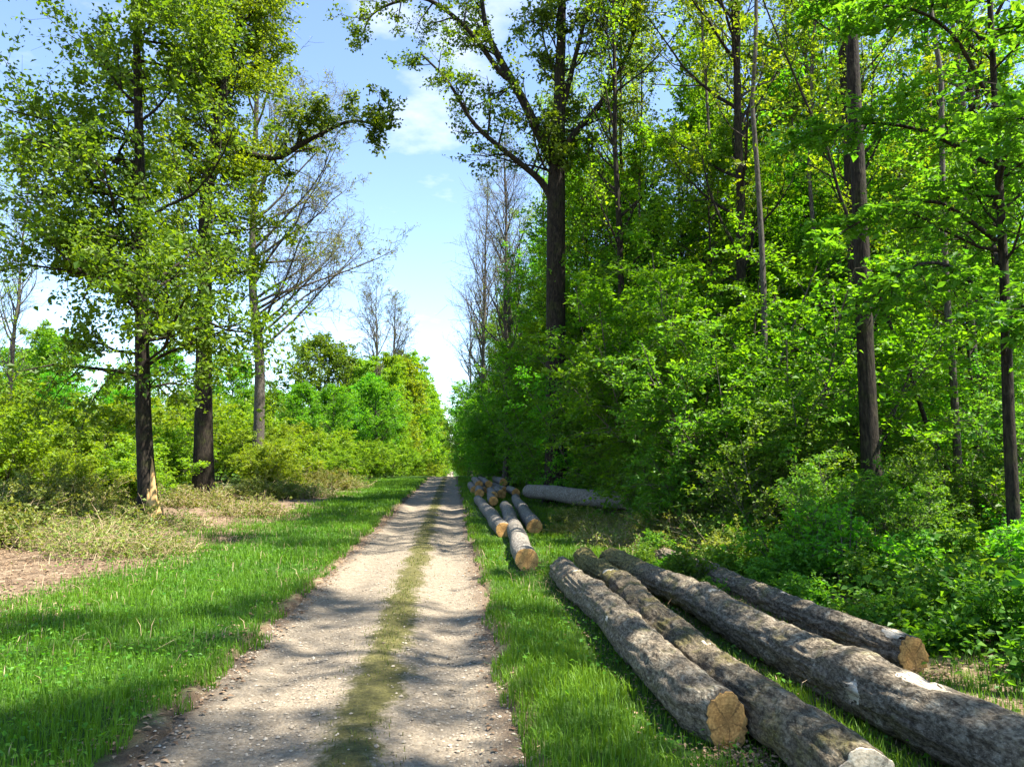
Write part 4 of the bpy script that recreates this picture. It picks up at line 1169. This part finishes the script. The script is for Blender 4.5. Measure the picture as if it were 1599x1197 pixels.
# ------------------------------------------------------------------ grass, herbs, litter, gravel
def blades(name, xy, h, wd, mat, lean=0.45, tint=None):
    n = len(xy)
    z = surf_z(xy[:, 0], xy[:, 1]) - 0.01
    B = np.stack([xy[:, 0], xy[:, 1], z], 1)
    a = rng.random(n) * 6.283
    f = np.stack([np.cos(a), np.sin(a), np.zeros(n)], 1)
    s = np.stack([-np.sin(a), np.cos(a), np.zeros(n)], 1)
    ln = np.abs(rng.normal(0, lean, n))[:, None]
    h_ = h[:, None]; w_ = wd[:, None]
    m1 = B + f * ln * h_ * 0.25 + np.array([0, 0, 1]) * h_ * 0.55
    tp = B + f * ln * h_ * 0.95 + np.array([0, 0, 1]) * h_ * np.clip(1 - 0.35 * ln, 0.35, 1)
    V = np.stack([B - s * w_ * 0.5, B + s * w_ * 0.5, m1 + s * w_ * 0.45, m1 - s * w_ * 0.45, tp], 1).reshape(-1, 3)
    b = np.arange(n)[:, None] * 5
    tn = np.repeat(rng.random(n) if tint is None else tint, 5)
    return mesh_from(name, V, b + np.array([[0, 1, 2, 3]]), b + np.array([[3, 2, 4]]), M[mat], {'tint': tn})


def scatter(x0, x1, y0, y1, dens):
    n = int((x1 - x0) * (y1 - y0) * dens)
    return np.stack([rng.uniform(x0, x1, n), rng.uniform(y0, y1, n)], 1)


def verge(x0, x1, bands, edge_l=None, edge_r=None, holes=None):
    XY, H_, W_, T_ = [], [], [], []
    for y0, y1, dens, hh, ww in bands:
        p = scatter(x0, x1, y0, y1, dens)
        nz = fbm(p[:, 0] * 0.9, p[:, 1] * 0.9, 71)
        nf = fbm(p[:, 0] * 4, p[:, 1] * 4, 77, 2)
        jag = (fbm(p[:, 0] * 1.7, p[:, 1] * 1.7, 9) - 0.5) * 0.45 + (nf - 0.5) * 0.3
        keep = np.ones(len(p), bool)
        if edge_l is not None: keep &= p[:, 0] > edge_l + jag
        if edge_r is not None: keep &= p[:, 0] < edge_r + jag
        if holes is not None: keep &= rng.random(len(p)) < holes(p, nz)
        p, nz, nf = p[keep], nz[keep], nf[keep]
        nz = np.clip(nz + 0.9 * (fbm(p[:, 0] * 0.45, p[:, 1] * 0.45, 73) - 0.5), 0.05, 1.1)
        XY.append(p)
        H_.append(hh * (0.45 + 0.9 * nz) * rng.uniform(0.55, 1.25, len(p)))
        W_.append(ww * rng.uniform(0.7, 1.3, len(p)))
        T_.append(np.clip(0.55 * nz + 0.25 * nf + 0.35 * rng.random(len(p)) - 0.1, 0, 1))
    return np.concatenate(XY), np.concatenate(H_), np.concatenate(W_), np.concatenate(T_)


def left_cover(p, nz):
    lim = -5.0 + 1.6 * (fbm(p[:, 0] * 0.5, p[:, 1] * 0.35, 88) - 0.5) * 2 - 0.05 * np.clip(12 - p[:, 1], 0, 8) * 4
    return np.clip(sstep(lim - 0.8, lim + 0.8, p[:, 0]) * (0.55 + 0.9 * nz), 0, 1)


xy, hh, ww, tt = verge(-7.5, TL + 0.1, [(3.4, 7, 1850, 0.12, 0.0065), (7, 12, 1150, 0.13, 0.008), (12, 22, 620, 0.14, 0.012), (22, 60, 150, 0.16, 0.024)], edge_r=TL - 0.05, holes=left_cover)
g = link('grass', blades('grass_left', xy, hh, ww, 'grass', tint=tt))
tag(g, 'bright green grass verge left of the track', 'grass', kind='stuff')
p = np.concatenate([scatter(-7, TL - 0.1, 3.5, 10, 30), scatter(-7, TL - 0.1, 10, 24, 24), scatter(TR + 0.1, 4.2, 3.3, 14, 24)])
p = p[rng.random(len(p)) < np.clip((fbm(p[:, 0] * 0.8, p[:, 1] * 0.8, 123) - 0.35) * 3, 0, 1)]
g = link('dry_grass', blades('dry_grass', p, rng.uniform(0.08, 0.26, len(p)), np.full(len(p), 0.006), 'dry_stem', 0.8))
tag(g, 'scattered straw-coloured stalks in the green verges', 'dry grass', kind='stuff')


def log_dist(p):
    d = np.full(len(p), 9.0)
    for (ax, ay, fx, fy) in ((1.60, 4.62, 1.57, 11.0), (1.97, 3.62, 2.16, 12.2), (3.0, 2.9, 2.58, 12.0), (3.7, 6.05, 3.7, 14.3), (1.14, 16.8, 0.98, 29.0), (1.17, 11.9, 1.70, 24.2), (1.9, 17.6, 2.42, 29.0)):
        a_ = np.array([ax, ay]); b_ = np.array([fx - ax, fy - ay])
        t_ = np.clip(((p - a_) @ b_) / (b_ @ b_), 0, 1)
        d = np.minimum(d, np.linalg.norm(p - a_ - t_[:, None] * b_, axis=1))
    return d


xy, hh, ww, tt = verge(TR - 0.1, 4.6, [(3.2, 7, 1900, 0.14, 0.0065), (7, 12, 1200, 0.14, 0.008), (12, 22, 560, 0.13, 0.012), (22, 60, 150, 0.15, 0.024)], edge_l=TR + 0.04,
                       holes=lambda p, nz: np.clip((1.05 - sstep(3.0, 4.6, p[:, 0]) * 0.6), 0, 1) * np.clip(0.6 + 0.8 * nz, 0, 1) * (0.35 + 0.65 * sstep(0.2, 0.5, log_dist(p))))
hh = hh * (0.6 + 0.4 * sstep(0.2, 0.6, log_dist(xy)))
g = link('grass', blades('grass_right', xy, hh, ww, 'grass', tint=tt))
tag(g, 'lush green grass between the track and the logs', 'grass', kind='stuff')
p = scatter(-1.0, -0.22, 3.4, 12, 900)
p = np.concatenate([p, scatter(-1.0, -0.22, 12, 45, 200)])
mk = fbm(p[:, 0] * 3, p[:, 1] * 1.2, 91, 3)
p = p[rng.random(len(p)) < np.exp(-((p[:, 0] + 0.6) / 0.22) ** 2) * np.clip((mk - 0.28) * 3.2, 0, 1)]
g = link('grass', blades('grass_median', p, rng.uniform(0.015, 0.065, len(p)), np.where(p[:, 1] > 12, 0.012, 0.006), 'median_grass', 0.9))
tag(g, 'short olive grass on the crown between the wheel ruts', 'grass', kind='stuff')


def flat_leaves(name, p, size, mat, up=1.5, lift=0.03, width=0.34):
    n = len(p)
    pos = np.stack([p[:, 0], p[:, 1], surf_z(p[:, 0], p[:, 1]) + rng.random(n) * lift + 0.008], 1)
    nr = rng.normal(0, 0.4, (n, 3)) + np.array([0, 0, up])
    d = rng.normal(0, 1, (n, 3)) * np.array([1, 1, 0.3]) + np.array([0, 0, 0.15])
    return leaves_mesh(name, [(pos, nr, d, size * rng.uniform(0.6, 1.3, n), rng.random(n))], M[mat], width, 0.1)


p = np.concatenate([scatter(-6.5, TL - 0.15, 3.5, 9, 190), scatter(-6, TL - 0.2, 9, 22, 70), scatter(TR + 0.15, 3.0, 3.2, 9, 120), scatter(TR + 0.2, 3.4, 9, 20, 60)])
cl = fbm(p[:, 0] * 1.3, p[:, 1] * 1.3, 95, 3)
p = p[rng.random(len(p)) < np.clip((cl - 0.42) * 6, 0, 1)]
tag(link('verge_herbs', flat_leaves('verge_herbs', p, 0.042, 'herb_leaf', 1.2, 0.11)), 'broad-leaved weeds mixed into the grass verges', 'weeds', kind='stuff')
p = np.concatenate([scatter(3.6, 10, 4.5, 16, 320), scatter(3.6, 12, 16, 34, 90)])
p = p[rng.random(len(p)) < np.clip(sstep(3.5, 4.6, p[:, 0]) * 1.4 * fbm(p[:, 0], p[:, 1], 97), 0, 1)]
tag(link('ground_cover', flat_leaves('ground_cover', p, 0.07, 'beech_leaf', 1.0, 0.30)), 'low green leaves carpeting the floor of the wood', 'ground cover', kind='stuff')
p = np.concatenate([scatter(-11, -4.2, 8.5, 24, 150), scatter(2.6, 7, 12, 22, 120), scatter(TL - 0.5, TL + 0.2, 3.8, 26, 130), scatter(TR - 0.2, TR + 0.15, 3.8, 20, 60)])
tag(link('leaf_litter', flat_leaves('leaf_litter', p, 0.052, 'dead_leaf', 3.5, 0.012, 0.30)), 'brown dead leaves scattered on the bare soil', 'leaf litter', kind='stuff')

p = np.concatenate([scatter(1.1, 4.1, 3.2, 13, 300), scatter(0.6, 3.0, 13, 30, 60)])
ld = log_dist(p)
p = p[rng.random(len(p)) < np.exp(-((ld - 0.2) / 0.16) ** 2)]
p = np.concatenate([p, np.stack([rng.normal(1.66, 0.16, 420), rng.normal(4.38, 0.13, 420)], 1), np.stack([rng.normal(3.74, 0.14, 260), rng.normal(5.85, 0.12, 260)], 1), np.stack([rng.normal(1.2, 0.15, 200), rng.normal(11.6, 0.2, 200)], 1)])
tag(link('bark_chips', flat_leaves('bark_chips', p, 0.030, 'dead_leaf', 1.6, 0.04, 0.28)), 'bark chips and sawdust strewn round the logs', 'bark chips', kind='stuff')

# loose stones on the track
p = np.concatenate([scatter(TL - 0.05, TR + 0.05, 3.6, 9, 440), scatter(TL, TR, 9, 18, 200)])
keep = rng.random(len(p)) < 1.0 - 0.97 * np.exp(-((p[:, 0] + 0.6) / 0.30) ** 2)
p = p[keep]
n = len(p)
ico = np.array([(0, 0, 1), (0.9, 0, 0.15), (0.25, 0.85, 0.2), (-0.75, 0.5, 0.1), (-0.7, -0.55, 0.2), (0.3, -0.85, 0.1), (0, 0, -0.6)], float)
itri = np.array([(0, 1, 2), (0, 2, 3), (0, 3, 4), (0, 4, 5), (0, 5, 1), (6, 2, 1), (6, 3, 2), (6, 4, 3), (6, 5, 4), (6, 1, 5)])
sz = np.clip(rng.lognormal(math.log(0.009), 0.4, n), 0.004, 0.022)
a = rng.random(n) * 6.283
v = ico[None] * rng.uniform(0.75, 1.25, (n, 7, 3)) * np.array([1, 1, 0.6]) * sz[:, None, None]
vx = v[..., 0] * np.cos(a)[:, None] - v[..., 1] * np.sin(a)[:, None]
vy = v[..., 0] * np.sin(a)[:, None] + v[..., 1] * np.cos(a)[:, None]
V = np.stack([vx + p[:, 0:1], vy + p[:, 1:2], v[..., 2] + (surf_z(p[:, 0], p[:, 1]) + sz * 0.2)[:, None]], -1).reshape(-1, 3)
T = (np.arange(n)[:, None, None] * 7 + itri[None]).reshape(-1, 3)
tag(link('gravel', mesh_from('gravel', V, tris=T, mat=M['stone'], attrs={'tint': np.repeat(rng.beta(1.6, 2.0, n), 7)})), 'loose pale stones lying on the track', 'gravel', kind='stuff')
